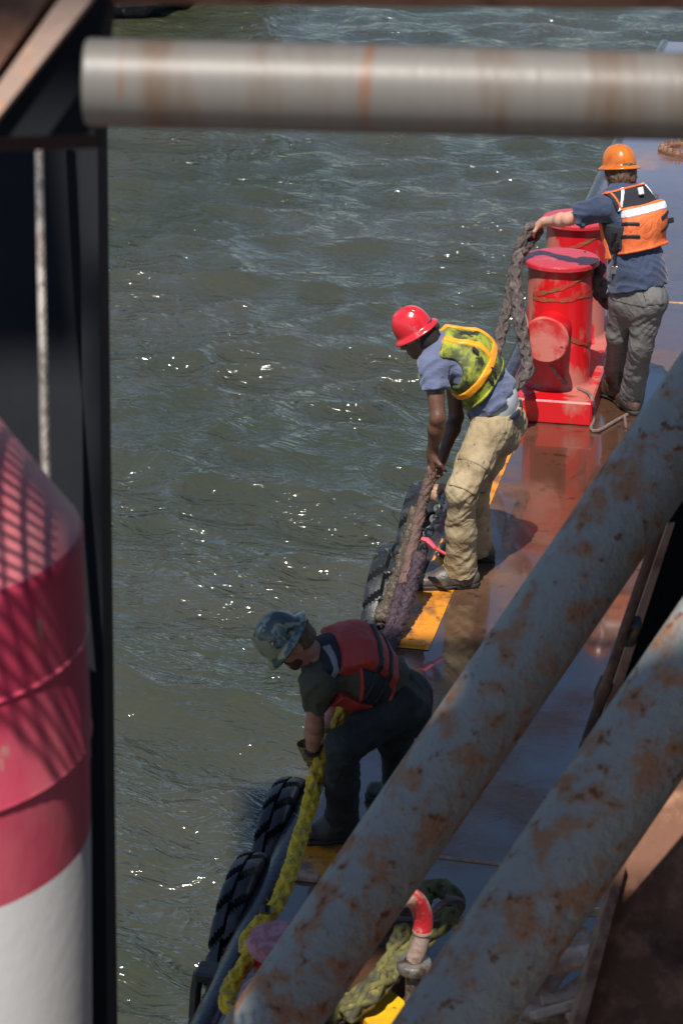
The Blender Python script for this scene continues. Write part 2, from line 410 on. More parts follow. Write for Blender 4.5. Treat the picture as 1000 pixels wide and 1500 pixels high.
M['yellow'] = mat('worn safety yellow', (.70, .25, .015), .3, (.20, .085, .03), 6, .50, .64, rough2=.2, bump=.2, bscale=40, col3=(.10, .04, .02), scale3=13, lo3=.62, hi3=.70)
M['yellowplate'] = mat('yellow painted steel', (.72, .42, .01), .4, (.55, .26, .02), 8, .5, .7, col3=(.1, .06, .02), scale3=25, lo3=.66, hi3=.72, bump=.2)
M['ropeyellow'] = mat('yellow hawser', (.66, .43, .015), .75, (.40, .27, .04), 22, .47, .6, bump=.5, bscale=160, bdist=.004, col3=(.16, .14, .10), scale3=30, lo3=.60, hi3=.68)
M['ropeolive'] = mat('grimy olive hawser', (.13, .115, .03), .8, (.05, .045, .025), 14, .45, .6, bump=.5, bscale=160, bdist=.004, col3=(.25, .19, .04), scale3=20, lo3=.6, hi3=.7)
M['ropemud'] = mat('muddy hawser', (.075, .058, .052), .85, (.14, .105, .095), 20, .48, .62, bump=.8, bscale=90, bdist=.008, col3=(.03, .025, .025), scale3=35, lo3=.56, hi3=.66)
M['ropepurple'] = mat('wet purple hawser', (.035, .018, .026), .5, (.075, .042, .052), 22, .48, .62, bump=.9, bscale=80, bdist=.01)
M['ropered'] = mat('mud caked hawser', (.165, .088, .07), .85, (.085, .06, .05), 12, .45, .6, bump=1., bscale=60, bdist=.012, col3=(.42, .09, .10), scale3=9, lo3=.64, hi3=.70)
M['mussel'] = mat('shell crusted rope', (.06, .045, .03), .7, (.18, .13, .09), 40, .5, .6, bump=1., bscale=70, bdist=.015)
M['thin'] = mat('thin brown line', (.20, .13, .11), .8, (.12, .08, .07), 30, .45, .6)
M['ribbon'] = mat('red ribbon', (.62, .07, .10), .6)
M['wood'] = mat('broken timber', (.60, .42, .30), .8, (.36, .20, .12), 8, .45, .6, bump=.5, bscale=40, stretch=(1, 1, 1))
# wet deck
def deck_material():
    m = bpy.data.materials.new('wet muddy deck'); m.use_nodes = True; nt = m.node_tree; L = nt.links; b = nt.nodes['Principled BSDF']
    tc = nt.nodes.new('ShaderNodeTexCoord'); mp = nt.nodes.new('ShaderNodeMapping'); L.new(tc.outputs['Object'], mp.inputs['Vector'])
    mp.inputs['Rotation'].default_value = (0, 0, ANG)
    def noise(sc, det=5, st=None):
        n = nt.nodes.new('ShaderNodeTexNoise'); n.inputs['Scale'].default_value = sc; n.inputs['Detail'].default_value = det; n.inputs['Roughness'].default_value = .6
        if st:
            q = nt.nodes.new('ShaderNodeMapping'); q.inputs['Scale'].default_value = st; L.new(mp.outputs[0], q.inputs[0]); L.new(q.outputs[0], n.inputs['Vector'])
        else: L.new(mp.outputs[0], n.inputs['Vector'])
        return n.outputs['Fac']
    def rng(x, a, c, o0=0, o1=1):
        r = nt.nodes.new('ShaderNodeMapRange'); r.inputs[1].default_value = a; r.inputs[2].default_value = c; r.inputs[3].default_value = o0; r.inputs[4].default_value = o1; L.new(x, r.inputs[0]); return r.outputs[0]
    def mixc(f, A, B):
        x = nt.nodes.new('ShaderNodeMix'); x.data_type = 'RGBA'; L.new(f, x.inputs[0])
        for i, c in ((6, A), (7, B)):
            if isinstance(c, tuple): x.inputs[i].default_value = (*c, 1)
            else: L.new(c, x.inputs[i])
        return x.outputs[2]
    c = mixc(rng(noise(.9), .40, .62), (.135, .078, .046), (.155, .068, .038))
    c = mixc(rng(noise(2.3, 6), .50, .68), c, (.095, .05, .032))
    c = mixc(rng(noise(14, 4), .60, .70), c, (.06, .03, .022))
    # far end of the deck turns purple-grey
    sx = nt.nodes.new('ShaderNodeSeparateXYZ'); L.new(mp.outputs[0], sx.inputs[0])
    far = rng(sx.outputs['Y'], 9.3, 9.9)
    c = mixc(far, c, mixc(rng(noise(1.7, 6), .42, .62), (.24, .135, .12), (.17, .12, .13)))
    wet = rng(noise(1.1, 4), .34, .47)
    dk = nt.nodes.new('ShaderNodeMix'); dk.data_type = 'RGBA'; dk.blend_type = 'MULTIPLY'; L.new(wet, dk.inputs[0]); L.new(c, dk.inputs[6]); dk.inputs[7].default_value = (.60, .56, .55, 1); L.new(dk.outputs[2], b.inputs['Base Color'])
    mx = nt.nodes.new('ShaderNodeMix'); L.new(wet, mx.inputs[0]); mx.inputs[2].default_value = .28; mx.inputs[3].default_value = .045
    L.new(mx.outputs[0], b.inputs['Roughness']); b.inputs['Specular IOR Level'].default_value = .6; L.new(wet, b.inputs['Coat Weight']); b.inputs['Coat Roughness'].default_value = .05; b.inputs['Coat IOR'].default_value = 1.75
    bn = nt.nodes.new('ShaderNodeBump'); bn.inputs['Distance'].default_value = .006
    L.new(rng(wet, 0, 1, .55, .22), bn.inputs['Strength'])
    ad = nt.nodes.new('ShaderNodeMath'); ad.operation = 'ADD'; L.new(noise(45, 4), ad.inputs[0]); L.new(noise(5, 3), ad.inputs[1])
    L.new(ad.outputs[0], bn.inputs['Height']); L.new(bn.outputs[0], b.inputs['Normal']); return m
M['deck'] = deck_material(); M['deckweld'] = mat('wet brown weld', (.085, .045, .03), .25, (.05, .03, .02), 20, bump=.4)
def water_material():
    m = bpy.data.materials.new('murky river water'); m.use_nodes = True; nt = m.node_tree; L = nt.links; b = nt.nodes['Principled BSDF']
    tc = nt.nodes.new('ShaderNodeTexCoord')
    def noise(sc, det, st, rot=0, dist=0., kind=None, rough=.6):
        q0 = nt.nodes.new('ShaderNodeMapping'); q0.inputs['Rotation'].default_value = (0, 0, rot); L.new(tc.outputs['Object'], q0.inputs[0])
        q = nt.nodes.new('ShaderNodeMapping'); q.inputs['Scale'].default_value = st; L.new(q0.outputs[0], q.inputs[0])
        n = nt.nodes.new('ShaderNodeTexNoise')
        if kind: n.noise_type = kind
        n.inputs['Scale'].default_value = sc; n.inputs['Detail'].default_value = det; n.inputs['Roughness'].default_value = rough; n.inputs['Distortion'].default_value = dist
        L.new(q.outputs[0], n.inputs['Vector']); return n.outputs['Fac']
    def rng(x, a, c, o0, o1):
        r = nt.nodes.new('ShaderNodeMapRange'); r.inputs[1].default_value = a; r.inputs[2].default_value = c; r.inputs[3].default_value = o0; r.inputs[4].default_value = o1; L.new(x, r.inputs[0]); return r.outputs[0]
    x = nt.nodes.new('ShaderNodeMix'); x.data_type = 'RGBA'; L.new(rng(noise(.35, 4, (1, 1, 1)), .4, .62, 0, 1), x.inputs[0]); x.inputs[6].default_value = (.036, .039, .020, 1); x.inputs[7].default_value = (.050, .049, .031, 1)
    L.new(x.outputs[2], b.inputs['Base Color']); b.inputs['Roughness'].default_value = .085; b.inputs['IOR'].default_value = 1.5; b.inputs['Specular IOR Level'].default_value = .9
    hs = [(2.2, 2, (.7, 1.3, 1), .5, 1.6, None, .5, .10, .75), (5.5, 2, (.55, 1.4, 1), .55, 1.6, None, .5, .034, .85), (14., 2, (.55, 1.4, 1), .4, 1.2, None, .5, .0048, .9)]
    prev = None; gust = rng(noise(.45, 3, (1, .6, 1)), .36, .6, .45, 1.)
    for (sc, det, st, rot, dist, kind, rough, bd, bs) in hs:
        bp = nt.nodes.new('ShaderNodeBump'); bp.inputs['Distance'].default_value = bd
        mu = nt.nodes.new('ShaderNodeMath'); mu.operation = 'MULTIPLY'; L.new(gust, mu.inputs[0]); mu.inputs[1].default_value = bs; L.new(mu.outputs[0], bp.inputs['Strength'])
        f = noise(sc, det, st, rot, dist, kind, rough)
        p = nt.nodes.new('ShaderNodeMath'); p.operation = 'SUBTRACT'; L.new(f, p.inputs[0]); p.inputs[1].default_value = .5
        q = nt.nodes.new('ShaderNodeMath'); q.operation = 'ABSOLUTE'; L.new(p.outputs[0], q.inputs[0])
        r = nt.nodes.new('ShaderNodeMath'); r.operation = 'MULTIPLY'; L.new(q.outputs[0], r.inputs[0]); r.inputs[1].default_value = -2.0
        L.new(r.outputs[0], bp.inputs['Height'])
        if prev: L.new(prev.outputs[0], bp.inputs['Normal'])
        prev = bp
    L.new(prev.outputs[0], b.inputs['Normal'])
    return m
M['water'] = water_material()
# ------------------------------------------------------------------ water surface
def spread(dense0, dense1, step0, growth, far):
    xs = [dense0]; st = step0
    while xs[-1] < dense1: xs.append(xs[-1]+st); st *= growth
    st2 = st
    while xs[-1] < far: st2 *= 1.35; xs.append(xs[-1]+st2)
    lo = [dense0]; st2 = step0
    while lo[-1] > -far: st2 *= 1.35; lo.append(lo[-1]-st2)
    return np.array(lo[::-1][:-1]+xs)
ys = spread(7.5, 42, .028, 1.0022, 2500); xs = spread(-6.5, 5.0, .034, 1.0, 2500)
X, Yg = np.meshgrid(xs, ys); Z = np.zeros_like(X); DX = np.zeros_like(X); DY = np.zeros_like(X)
loc = np.gradient(ys)[:, None]*np.ones_like(X)+np.gradient(xs)[None, :]*.5
rs = np.random.RandomState(5)
for i in range(110):
    lam = .13*(2.2/.13)**(rs.rand()**1.25); k = 2*math.pi/lam
    th = math.radians(62)+rs.normal(0, .52)
    amp = .0100*lam**1.0*(.5+.9*rs.rand())
    if lam > 1.6: amp *= .75
    ph = k*(X*math.cos(th)+Yg*math.sin(th))+rs.rand()*6.28
    fade = np.clip((lam/np.maximum(loc, .01)-3)/4, 0, 1)*amp
    env = .65+.5*np.sin(X*rs.uniform(.2, .9)+rs.rand()*6)*np.sin(Yg*rs.uniform(.15, .6)+rs.rand()*6)
    fade = fade*np.maximum(env, .1)
    Z += fade*np.sin(ph); DX -= .9*fade*math.cos(th)*np.cos(ph)*-1; DY -= .9*fade*math.sin(th)*np.cos(ph)*-1
vw = np.stack([X+DX, Yg+DY, Z+WATER_Z], -1).reshape(-1, 3); nx, ny = len(xs), len(ys)
ii = (np.arange(ny-1)[:, None]*nx+np.arange(nx-1)[None, :]).ravel()
wf = np.stack([ii, ii+1, ii+nx+1, ii+nx], 1)
wo = mesh_obj('water', vw, wf, M['water'], base=(0, 0, WATER_Z)); wo['kind'] = 'structure'
# ------------------------------------------------------------------ barge
S0, S1, OW = -12., 19.2, 11.
barge = empty('barge', BG(3, 4, -1.1)); tag(barge, 'long flat work barge with wet muddy brown deck and black hull side', 'barge')
def sheet(name, s0, s1, o0, o1, z, m, parent, ns=1):
    vs = []; fs = []
    for i in range(ns+1):
        s = s0+(s1-s0)*i/ns; vs += [BG(s, o0, z), BG(s, o1, z)]
    for i in range(ns): fs.append((2*i, 2*i+1, 2*i+3, 2*i+2))
    return mesh_obj(name, vs, fs, m, parent=parent, smooth=False)
sheet('deck', S0, S1, .05, OW, 0, M['deck'], barge)
b = MB(); c0 = BG((S0+S1)/2, OW/2, -1.05); b.box(c0, (E, N, UP), ((S1-S0)/2, OW/2-.01, 1.04), .06); b.build('hull', M['hullblack'], parent=barge)
b = MB()
b.tube([BG(s, .03, -.035) for s in np.linspace(S0, S1, 40)], .06, 14); b.build('edge_bar', M['rim'], parent=barge)
_s = lambda u, v: (G(u, v)-P0)@E
sheet('safety_stripe', _s(592, 950), _s(760, 610), .085, .262, .004, M['yellow'], barge)
sheet('safety_stripe', _s(455, 1292), _s(480, 1236), .10, .30, .004, M['yellow'], barge)
for s in (G(900, 438)-P0)@E, (G(660, 1258)-P0)@E:
    b = MB(); P = [BG(s+RNG.normal(0, .004), o, .0) for o in np.arange(.3, 9, .12)]; b.tube(P, .008, 6); b.build('weld_seam', M['weld'], parent=barge)
sr = (G(960, 408)-P0)@E
b = MB(); b.box(BG(sr, 5.2, .012), (E, N, UP), (.03, 3.6, .014), .006); b.build('doubler_strip', M['weld'], parent=barge)
b = MB(); b.box(V3(3.4, 1.4, 3.2), (V3(1, 0, 0), V3(0, 1, 0), UP), (1.6, 4.9, 3.2), .04); b.build('light_block', M['slate'], parent=barge, smooth=False)  # unseen dark box, added to keep horizon light off the right of the pipes
# manhole flange with bolts
mc = G(1012, 222); b = MB()
b.lathe(mc, UP, [(.20, 0), (.30, 0), (.30, .03), (.20, .03), (.20, 0)], 40); b.build('manhole_flange', M['rust'], parent=barge)
flange = bpy.data.objects['manhole_flange']
for k in range(20):
    t = 2*math.pi*k/20; b = MB(); b.lathe(mc+V3(.26*math.cos(t), .26*math.sin(t), .03), UP, [(.0, .035), (.02, .035), (.022, 0)], 6); b.build('bolt', M['rustlight'], parent=flange)
for (u, v, m) in ((604, 944, 'yellow'), (445, 1286, 'weld'), (740, 655, 'yellowplate')):
    b = MB(); b.box(G(u, v)+UP*.010, (N, E, UP), (.06, .03, .010), .004); b.build('padeye', M[m], parent=barge)
# ------------------------------------------------------------------ double bitts far
b1 = G(815, 557, .15); dist = lambda p: (p[1])*math.cos(TH)+(CH-p[2])*math.sin(TH)
ztop = U(817, 377, b1[1])[2]; b2 = G(846, 318, ztop); b2[2] = .15
s1_, o1_ = (b1-P0)@E, (b1-P0)@N
s2_ = (b2-P0)@E; b2 = BG(s2_, o1_+((b2-P0)@N-o1_), .15)
rb = 47*dist(b1)/FPX; rc = 55*dist(b1)/FPX
print('bitt', b1, b2, ztop, rb, rc, s1_, o1_, s2_)
bitt = empty('mooring_bitt', BG(s1_, o1_, 0)); tag(bitt, 'red double mooring bitt on its red base beside the man in the orange hard hat', 'mooring bitt')
b = MB(); sf = (G(820, 622)-P0)@E; oR = (G(866, 622)-P0)@N; oL = 2*o1_-oR
b.box(BG((sf+s2_+.45)/2, (oL+oR)/2, .075), (E, N, UP), ((s2_+.45-sf)/2, (oR-oL)/2, .075), .010); b.build('base', M['red'], parent=bitt)
def post(p, parent, horn):
    H = ztop-.15
    b = MB(); b.lathe(p, UP, [(rb*1.10, 0), (rb*1.03, .012), (rb, .03), (rb, H-.03)], 64); po = b.build('post', M['red'], parent=parent)
    b = MB(); b.lathe(p+UP*(H-.035), UP, [(rb*.9, 0), (rc-.006, 0), (rc, .006), (rc, .026), (rc-.008, .034), (rc*.5, .036), (.001, .037)], 64); b.build('cap', M['capred'], parent=parent)
    b = MB()                                # rope-rub bands
    for h, tl in ((.58, .03), (.36, -.22), (.66, .16)):
        pts = []
        for k in range(26):
            t = math.radians(-150+k*(210/25)); pts.append(p+V3(math.cos(t)*rb, math.sin(t)*rb, h+tl*math.cos(t)*.5))
        if not horn and h < .6: continue
        vs = []; fs = []
        for k, q in enumerate(pts):
            o = nrm(V3(q[0]-p[0], q[1]-p[1], 0))*.004; wd = .012*(1+.35*math.sin(k*1.1+h*9)+.3*math.sin(k*2.9)); vs += [q+o-UP*wd, q+o+UP*wd]
        for k in range(len(pts)-1): fs.append((2*k, 2*k+2, 2*k+3, 2*k+1))
        b.add(vs, fs)
    b.build('rub_band', M['brassband'], parent=po)
    if horn:
        hz = p+UP*.40; ax = nrm(-E*.97-N*.12); L = .40
        end = U(798, 498, hz[1]+ax[1]*L); 
        b = MB(); rr = 35*dist(end)/FPX
        ax2 = nrm(end-hz); 
        b.lathe(hz, ax2, [(rr*.80, 0), (rr*.80, L*.80), (rr*.84, L*.86), (rr*.8, L*.9), (rr*.98, L*.93), (rr, L*.95)], 48); ho = b.build('horn', M['red'], parent=parent)
        b = MB(); b.lathe(hz+ax2*L*.95, ax2, [(rr, 0), (rr, .012), (rr*.95, .022), (rr*.5, .024), (.001, .024)], 48); b.build('horn_face', M['redworn'], parent=ho)
post(b1, bitt, True); post(b2, bitt, False)
# ------------------------------------------------------------------ double bitts near
nb = empty('mooring_bitt', G(420, 1400)); tag(nb, 'small red mooring bitt with yellow hawser wound round it, half hidden by the rusty pipe', 'mooring bitt')
def small_post(u, v, z, r):
    t = G(u, v, z); p = V3(t[0], t[1], 0)
    b = MB(); b.lathe(p, UP, [(r*.9, 0), (r*.86, .02), (r*.84, z-.05)], 40); b.build('post', M['red'], parent=nb)
    b = MB(); b.lathe(p+UP*(z-.055), UP, [(r*.8, 0), (r*1.02, .004), (r*1.08, .03), (r*1.0, .055), (r*.85, .066), (r*.5, .07), (.001, .07)], 40); b.build('cap', M['capworn'], parent=nb)
    return p
M['capworn'] = mat('chafed pink cap', (.36, .12, .13), .8, (.46, .22, .24), 30, .45, .58, bump=.5, bscale=60, col3=(.4, .02, .03), scale3=6, lo3=.58, hi3=.66)
pn1 = small_post(408, 1372, .34, .105); pn2 = small_post(402, 1452, .34, .115)
b = MB(); mid = (pn1+pn2)/2; b.box(mid+UP*.02, (nrm(pn1-pn2), nrm(np.cross(UP, pn1-pn2)), UP), (.34, .13, .02), .01); b.build('base', M['red'], parent=nb)
# ------------------------------------------------------------------ tyre fenders
def tyre(s, label, W=.145, R=.47, z=-.40, rot=0.):
    c = BG(s, -.015-W/2, z); a = MB(); n = 18; NT = 540
    us = [-.5, -.5, -.5, -.497, -.485, -.465, -.445, -.42, -.36, -.28, -.2, -.12, -.05, 0., .05, .12, .2, .28, .36, .42, .445, .465, .485, .497, .5, .5, .5]
    rs_ = [.55, .68, .80, .86, .90, .93, .955, .97, .985, .993, .998, 1., 1., 1., 1., 1., .998, .993, .985, .97, .955, .93, .90, .86, .80, .68, .55]
    def sm(x): x = np.clip(x, 0, 1); return x*x*(3-2*x)
    th = np.linspace(0, 2*math.pi, NT, endpoint=False); vs = []
    for i, (u, r) in enumerate(zip(us, rs_)):
        side = 0 if u < 0 else .5; ph = (n*(th+rot)/(2*math.pi)+side+1.1*abs(u)*(1 if u < 0 else -1)*(-1)) % 1.
        edge = np.minimum(ph, 1-ph)                    # distance from the groove centre
        lug = sm((edge-.085)/.07)
        if r < .86: lug = lug*0+ (0.35 if r < .7 else .7)
        if abs(u) < .04: lug = lug*sm(abs(u)/.03+.15)
        rad = R*(r-.075*(1-lug)*(1 if r > .8 else .4)); uu = u-np.sign(u)*.03*(1-lug)*(1 if r > .7 else 0)
        P = c+np.outer(np.cos(th)*rad, E)+np.outer(np.sin(th)*rad, UP)+np.outer(np.ones(NT)*uu*W, N); vs.append(P)
    m_ = len(us); v = np.concatenate(vs); f = [(i*NT+k, i*NT+(k+1) % NT, ((i+1) % m_)*NT+(k+1) % NT, ((i+1) % m_)*NT+k) for i in range(m_) for k in range(NT)]
    a.add(v, f)
    o = a.build('tyre_fender', M['rubber'], base=c); tag(o, label, 'tyre fender', 'tyre fenders hung along the barge side'); 
    b = MB(); q = BG(s+.12, -.05, -.03); b.box(q, (N, E, UP), (.05, .045, .02), .008); b.tube([q+UP*.0-N*.05, q-N*.09-UP*.03, q-N*.1-UP*.12], .014, 8)
    b.build('hanger', M['steeldark'], parent=o)
sof = lambda u, v: (G(u, v)-P0)@E
for (u, v, lab) in ((655, 702, 'tractor tyre fender beside the legs of the man in the red hard hat'),
                    (592, 790, 'tyre fender with sunlit grey lugs below the muddy hawser'),
                    (550, 903, 'tyre fender just behind the back of the man in the red life vest'),
                    (440, 1130, 'black tyre fender beneath the glove of the man in the red life vest'),
                    (385, 1238, 'black tyre fender in shade beside the yellow hawser'),
                    (262, 1490, 'tyre fender at the bottom edge, only its top showing')):
    tyre(sof(u, v)-.30, lab, .20 if v < 850 else .125, rot=random.random())
# shackle + chain at the near hull side
ch = empty('shackle_chain', BG(sof(310, 1415), -.06, -.1)); tag(ch, 'dark shackle and hanging chain on the hull side below the near tyre', 'chain')
b = MB(); sk = sof(310, 1415); b.box(BG(sk, -.04, -.03), (N, E, UP), (.06, .05, .022), .01); b.build('bracket', M['steeldark'], parent=ch)
b = MB(); b.tube([BG(sk, -.09, -.03), BG(sk-.02, -.10, -.10), BG(sk-.05, -.10, -.2)], .022, 10); b.build('shackle', M['steeldark'], parent=ch)
def chain(parent, pts, r, L, m):
    P, t = catmull(pts, L*.78)
    for i in range(len(P)-1):
        d = nrm(P[i+1]-P[i]); a = nrm(np.cross(d, V3(.3, .2, .9))); w_ = np.cross(d, a)
        sidev = a if i % 2 else w_; c = (P[i]+P[i+1])/2; ring = []
        for k in range(17):
            tt = 2*math.pi*k/16; ring.append(c+d*L*.55*math.cos(tt)+sidev*L*.3*math.sin(tt))
        b = MB(); b.tube(ring, r, 7, cap=False); b.build('chain_link', m, parent=parent)
chain(ch, [BG(sk-.05, -.10, -.2), BG(sk-.15, -.09, -.28), BG(sk-.33, -.08, -.33), BG(sk-.5, -.08, -.3)], .012, .10, M['steeldark'])
c2 = empty('fender_chain', U(640, 735, 11.0)); tag(c2, 'bright worn chain and rusty roller hanging at the deck edge behind the khaki trousers', 'chain')
chain(c2, [U(648, 722, 11.45), U(643, 745, 11.25), U(632, 772, 11.05), U(622, 800, 10.95), U(618, 815, 10.9)], .009, .07, M['galv'])
b = MB(); rc_ = U(643, 722, 11.45); b.lathe(rc_-N*.03, nrm(N+E*-.5), [(.018, 0), (.045, 0), (.05, .01), (.05, .05), (.045, .06), (.018, .06)], 24); b.build('roller', M['weld'], parent=c2)
# ------------------------------------------------------------------ ropes
def rope_obj(name, label, cat, fn, m, base):
    b = MB(); fn(b); o = b.build(name, m, base=base, auto=None); tag(o, label, cat); return o
YR = .031
yp = [U(505, 1035, 8.42), U(492, 1070, 8.40), U(474, 1105, 8.33), U(462, 1140, 8.22), U(452, 1185, 8.08), U(437, 1235, 7.86), U(422, 1285, 7.62), U(405, 1325, 7.46), U(385, 1350, 7.36), U(366, 1372, 7.28), U(362, 1388, 7.22), U(378, 1400, 7.14), U(392, 1412, 7.08)]
yp2 = [U(404, 1392, 7.12), U(375, 1398, 7.06), U(358, 1414, 7.0), U(343, 1436, 6.92), U(333, 1458, 6.84), U(337, 1477, 6.78), U(356, 1478, 6.78), U(378, 1462, 6.82)]
rope_obj('hawser', 'thick yellow braided hawser running from the gloved hands to the near bitt', 'rope', lambda b: (braid(b, yp, YR, ns=3, sr=.40, pitch=YR*9, core=.72), braid(b, yp2, YR*.95, ns=3, sr=.40, pitch=YR*9, core=.72), fuzz(b, yp, YR, 160, .014)), M['ropeyellow'], yp[5])
b = MB()
for k in range(9): b.tube([U(500+random.uniform(-6, 6), 1052+random.uniform(-4, 14), 8.36), U(489+random.uniform(-12, 8), 1085+random.uniform(-10, 4), 8.30), U(484+random.uniform(-10, 8), 1104+random.uniform(-8, 8), 8.26)], .006, 5)
o = b.build('frayed_yarn', M['ropeyellow'], parent=bpy.data.objects['hawser'], auto=None)
for (u, v) in ((389, 1333), (357, 1386)):
    b = MB(); b.tube([U(u, v-6, 7.3), U(u-1, v+5, 7.28)], .02, 8); b.build('tape_wrap', M['hullblack'], parent=bpy.data.objects['hawser'])
mp_ = [U(634, 684, 10.86), U(629, 702, 10.85), U(619, 735, 10.82), U(610, 775, 10.75), U(601, 815, 10.62), U(590, 858, 10.48), U(578, 900, 10.33), U(566, 935, 10.2), U(552, 965, 10.1)]
mh = rope_obj('hawser', 'mud caked reddish hawser held by the man in the red hard hat, purple lower down', 'rope', lambda b: (laid(b, mp_[:6], .027, ns=5, lumps=.2, pitch=.34), fuzz(b, mp_[:6], .027, 150, .013, .0018)), M['ropered'], mp_[4])
b = MB(); laid(b, mp_[5:], .031, ns=5, lumps=.35, pitch=.3); laid(b, [p+N*.045+UP*.02 for p in mp_[4:]], .032, ns=5, lumps=.4, pitch=.3); fuzz(b, mp_[4:], .034, 120, .014, .0018); b.build('wet_length', M['ropepurple'], parent=mh, auto=None)
cp = [U(612, 750, 10.95), U(600, 795, 10.8), U(588, 838, 10.62), U(573, 880, 10.45), U(560, 912, 10.3)]
rope_obj('crusted_rope', 'rope crusted with shells lying between the tyre fender and the muddy hawser', 'rope', lambda b: laid(b, cp, .045, ns=5, lumps=.5, pitch=.2), M['mussel'], cp[2])
b = MB(); p1, p2 = U(617, 789, 10.65), U(637, 803, 10.62); b.tube([p1, p1*.6+p2*.4+UP*.012, p2], [.01, .016, .012], 6); b.tube([p2, p2+V3(.05, .0, -.03)], .008, 6)
tag(b.build('ribbon', M['ribbon'], base=p1), 'short pink red ribbon tied to the muddy hawser', 'ribbon')
hp = [U(715, 570, 13.2), U(722, 530, 13.3), U(733, 490, 13.4), U(742, 450, 13.5), U(752, 400, 13.6), U(763, 358, 13.64), U(772, 338, 13.66), U(783, 331, 13.68), U(787, 339, 13.70), U(776, 352, 13.70), U(762, 372, 13.62)]
hp2 = [U(776, 352, 13.70), U(764, 366, 13.64), U(757, 384, 13.58), U(755, 420, 13.45), U(761, 470, 13.3), U(770, 520, 13.2), U(772, 545, 13.12), U(758, 562, 13.05), U(745, 575, 13.0)]
hp3 = [U(875, 385, 13.75), U(868, 408, 13.7), U(880, 425, 13.85), U(897, 445, 14.0)]
fh = rope_obj('hawser', 'heavy grey braided hawser the man in the orange hard hat lifts over the far bitt', 'rope', lambda b: (braid(b, hp, .034, ns=3, sr=.40, pitch=.3, core=.74, fuzz=.002), braid(b, hp2, .036, ns=3, sr=.40, pitch=.3, core=.74, fuzz=.002)), M['ropemud'], hp[3])
b = MB(); braid(b, hp3, .06, ns=3, step=.02); b.build('bight', M['ropemud'], parent=fh, auto=None)
b = MB(); b.tube(catmull([U(757, 425, 13.5), U(766, 455, 13.35), U(772, 475, 13.3), U(769, 490, 13.25)], .03)[0], .010, 6); b.build('whipping_line', M['thin'], parent=fh)
tp = [U(806, 535, b1[1]-.3), U(822, 556, b1[1]-.25), G(835, 566, .16), G(858, 574, .16), G(867, 586, .155), G(869, 612, .02), G(865, 628, .012), G(875, 631, .012), G(898, 618, .012), G(918, 607, .012)]
b = MB(); b.tube(catmull(tp, .03)[0], .011, 7); b.tube(catmull([G(914, 610, .012), G(916, 625, .012)], .03)[0], .009, 7)
tag(b.build('thin_line', M['thin'], base=tp[5]), 'thin brown line trailing from the red bitt across the wet deck', 'rope')
op = [U(470, 1512, 6.95), U(505, 1475, 7.02), U(540, 1448, 7.1), U(565, 1420, 7.2), U(582, 1385, 7.32), U(590, 1360, 7.42)]
op2 = [U(505, 1490, 6.95), U(548, 1452, 7.02), U(580, 1418, 7.15), U(610, 1385, 7.28), U(640, 1358, 7.38), U(663, 1335, 7.5), U(662, 1312, 7.55), U(642, 1300, 7.6), U(622, 1308, 7.58), U(618, 1325, 7.5)]
oo = rope_obj('coiled_hawser', 'grimy olive hawser looped on the deck round the red elbow vent', 'rope', lambda b: (braid(b, op, .036, ns=3, sr=.4, pitch=.32, core=.72), braid(b, op2, .038, ns=3, sr=.4, pitch=.32, core=.72)), M['ropeolive'], op2[3])
b = MB(); b.tube(catmull([U(575, 1345, 7.5), U(603, 1348, 7.4), U(630, 1338, 7.3), U(650, 1322, 7.32), U(670, 1318, 7.4), U(676, 1330, 7.45)], .03)[0], .013, 7)
tag(b.build('thin_line', M['ropepurple'], base=U(650, 1322, 7.32)), 'thin purple line lying over the olive hawser', 'rope')
# ------------------------------------------------------------------ elbow vent, yellow plate, timber
vb = U(606, 1413, 6.95); ve = empty('vent_pipe', V3(vb[0], vb[1], 0)); tag(ve, 'gooseneck vent pipe with chipped red elbow standing among the ropes', 'vent pipe')
px = 6.95/.9/FPX
b = MB(); b.tube([V3(vb[0], vb[1], 0), vb+UP*.02], .03, 20); b.lathe(vb-UP*.02, UP, [(.03, 0), (.058, 0), (.062, .008), (.062, .03), (.058, .036), (.034, .04)], 28); b.build('flange', M['ventgrey'] if 'ventgrey' in M else M['galv'], parent=ve)
ep = catmull([vb+UP*.02, U(613, 1390, 6.95), U(618, 1368, 6.95), U(619, 1342, 6.95), U(611, 1322, 6.93), U(597, 1313, 6.90), U(582, 1318, 6.88)], .012)[0]
k1 = int(len(ep)*.34)
M['ventgrey'] = mat('scuffed beige pipe', (.36, .25, .2), .7, (.18, .11, .09), 20, .45, .6, bump=.4)
M['ventred'] = mat('chipped red elbow', (.55, .02, .03), .45, (.46, .30, .22), 16, .47, .56, bump=.4, bscale=50)
b = MB(); b.tube(ep[:k1+1], .030, 20); b.lathe(ep[k1]-UP*.005, UP, [(.02, 0), (.036, 0), (.036, .01), (.02, .01)], 24); b.build('riser', M['ventgrey'], parent=ve)
b = MB(); b.tube(ep[k1:], .0345, 20); b.build('elbow', M['ventred'], parent=ve)
yq = [G(522, 1482, .035), G(560, 1440, .035), G(596, 1470, .035), G(560, 1522, .035)]
b = MB(); b.add([p for p in yq]+[p-UP*.035 for p in yq], [(0, 1, 2, 3), (7, 6, 5, 4), (0, 4, 5, 1), (1, 5, 6, 2), (2, 6, 7, 3), (3, 7, 4, 0)])
tag(b.build('yellow_block', M['yellowplate'], base=yq[0]-UP*.035, smooth=False), 'bright yellow painted steel block on the deck at the bottom edge', 'steel block')
rr = np.random.RandomState(3)
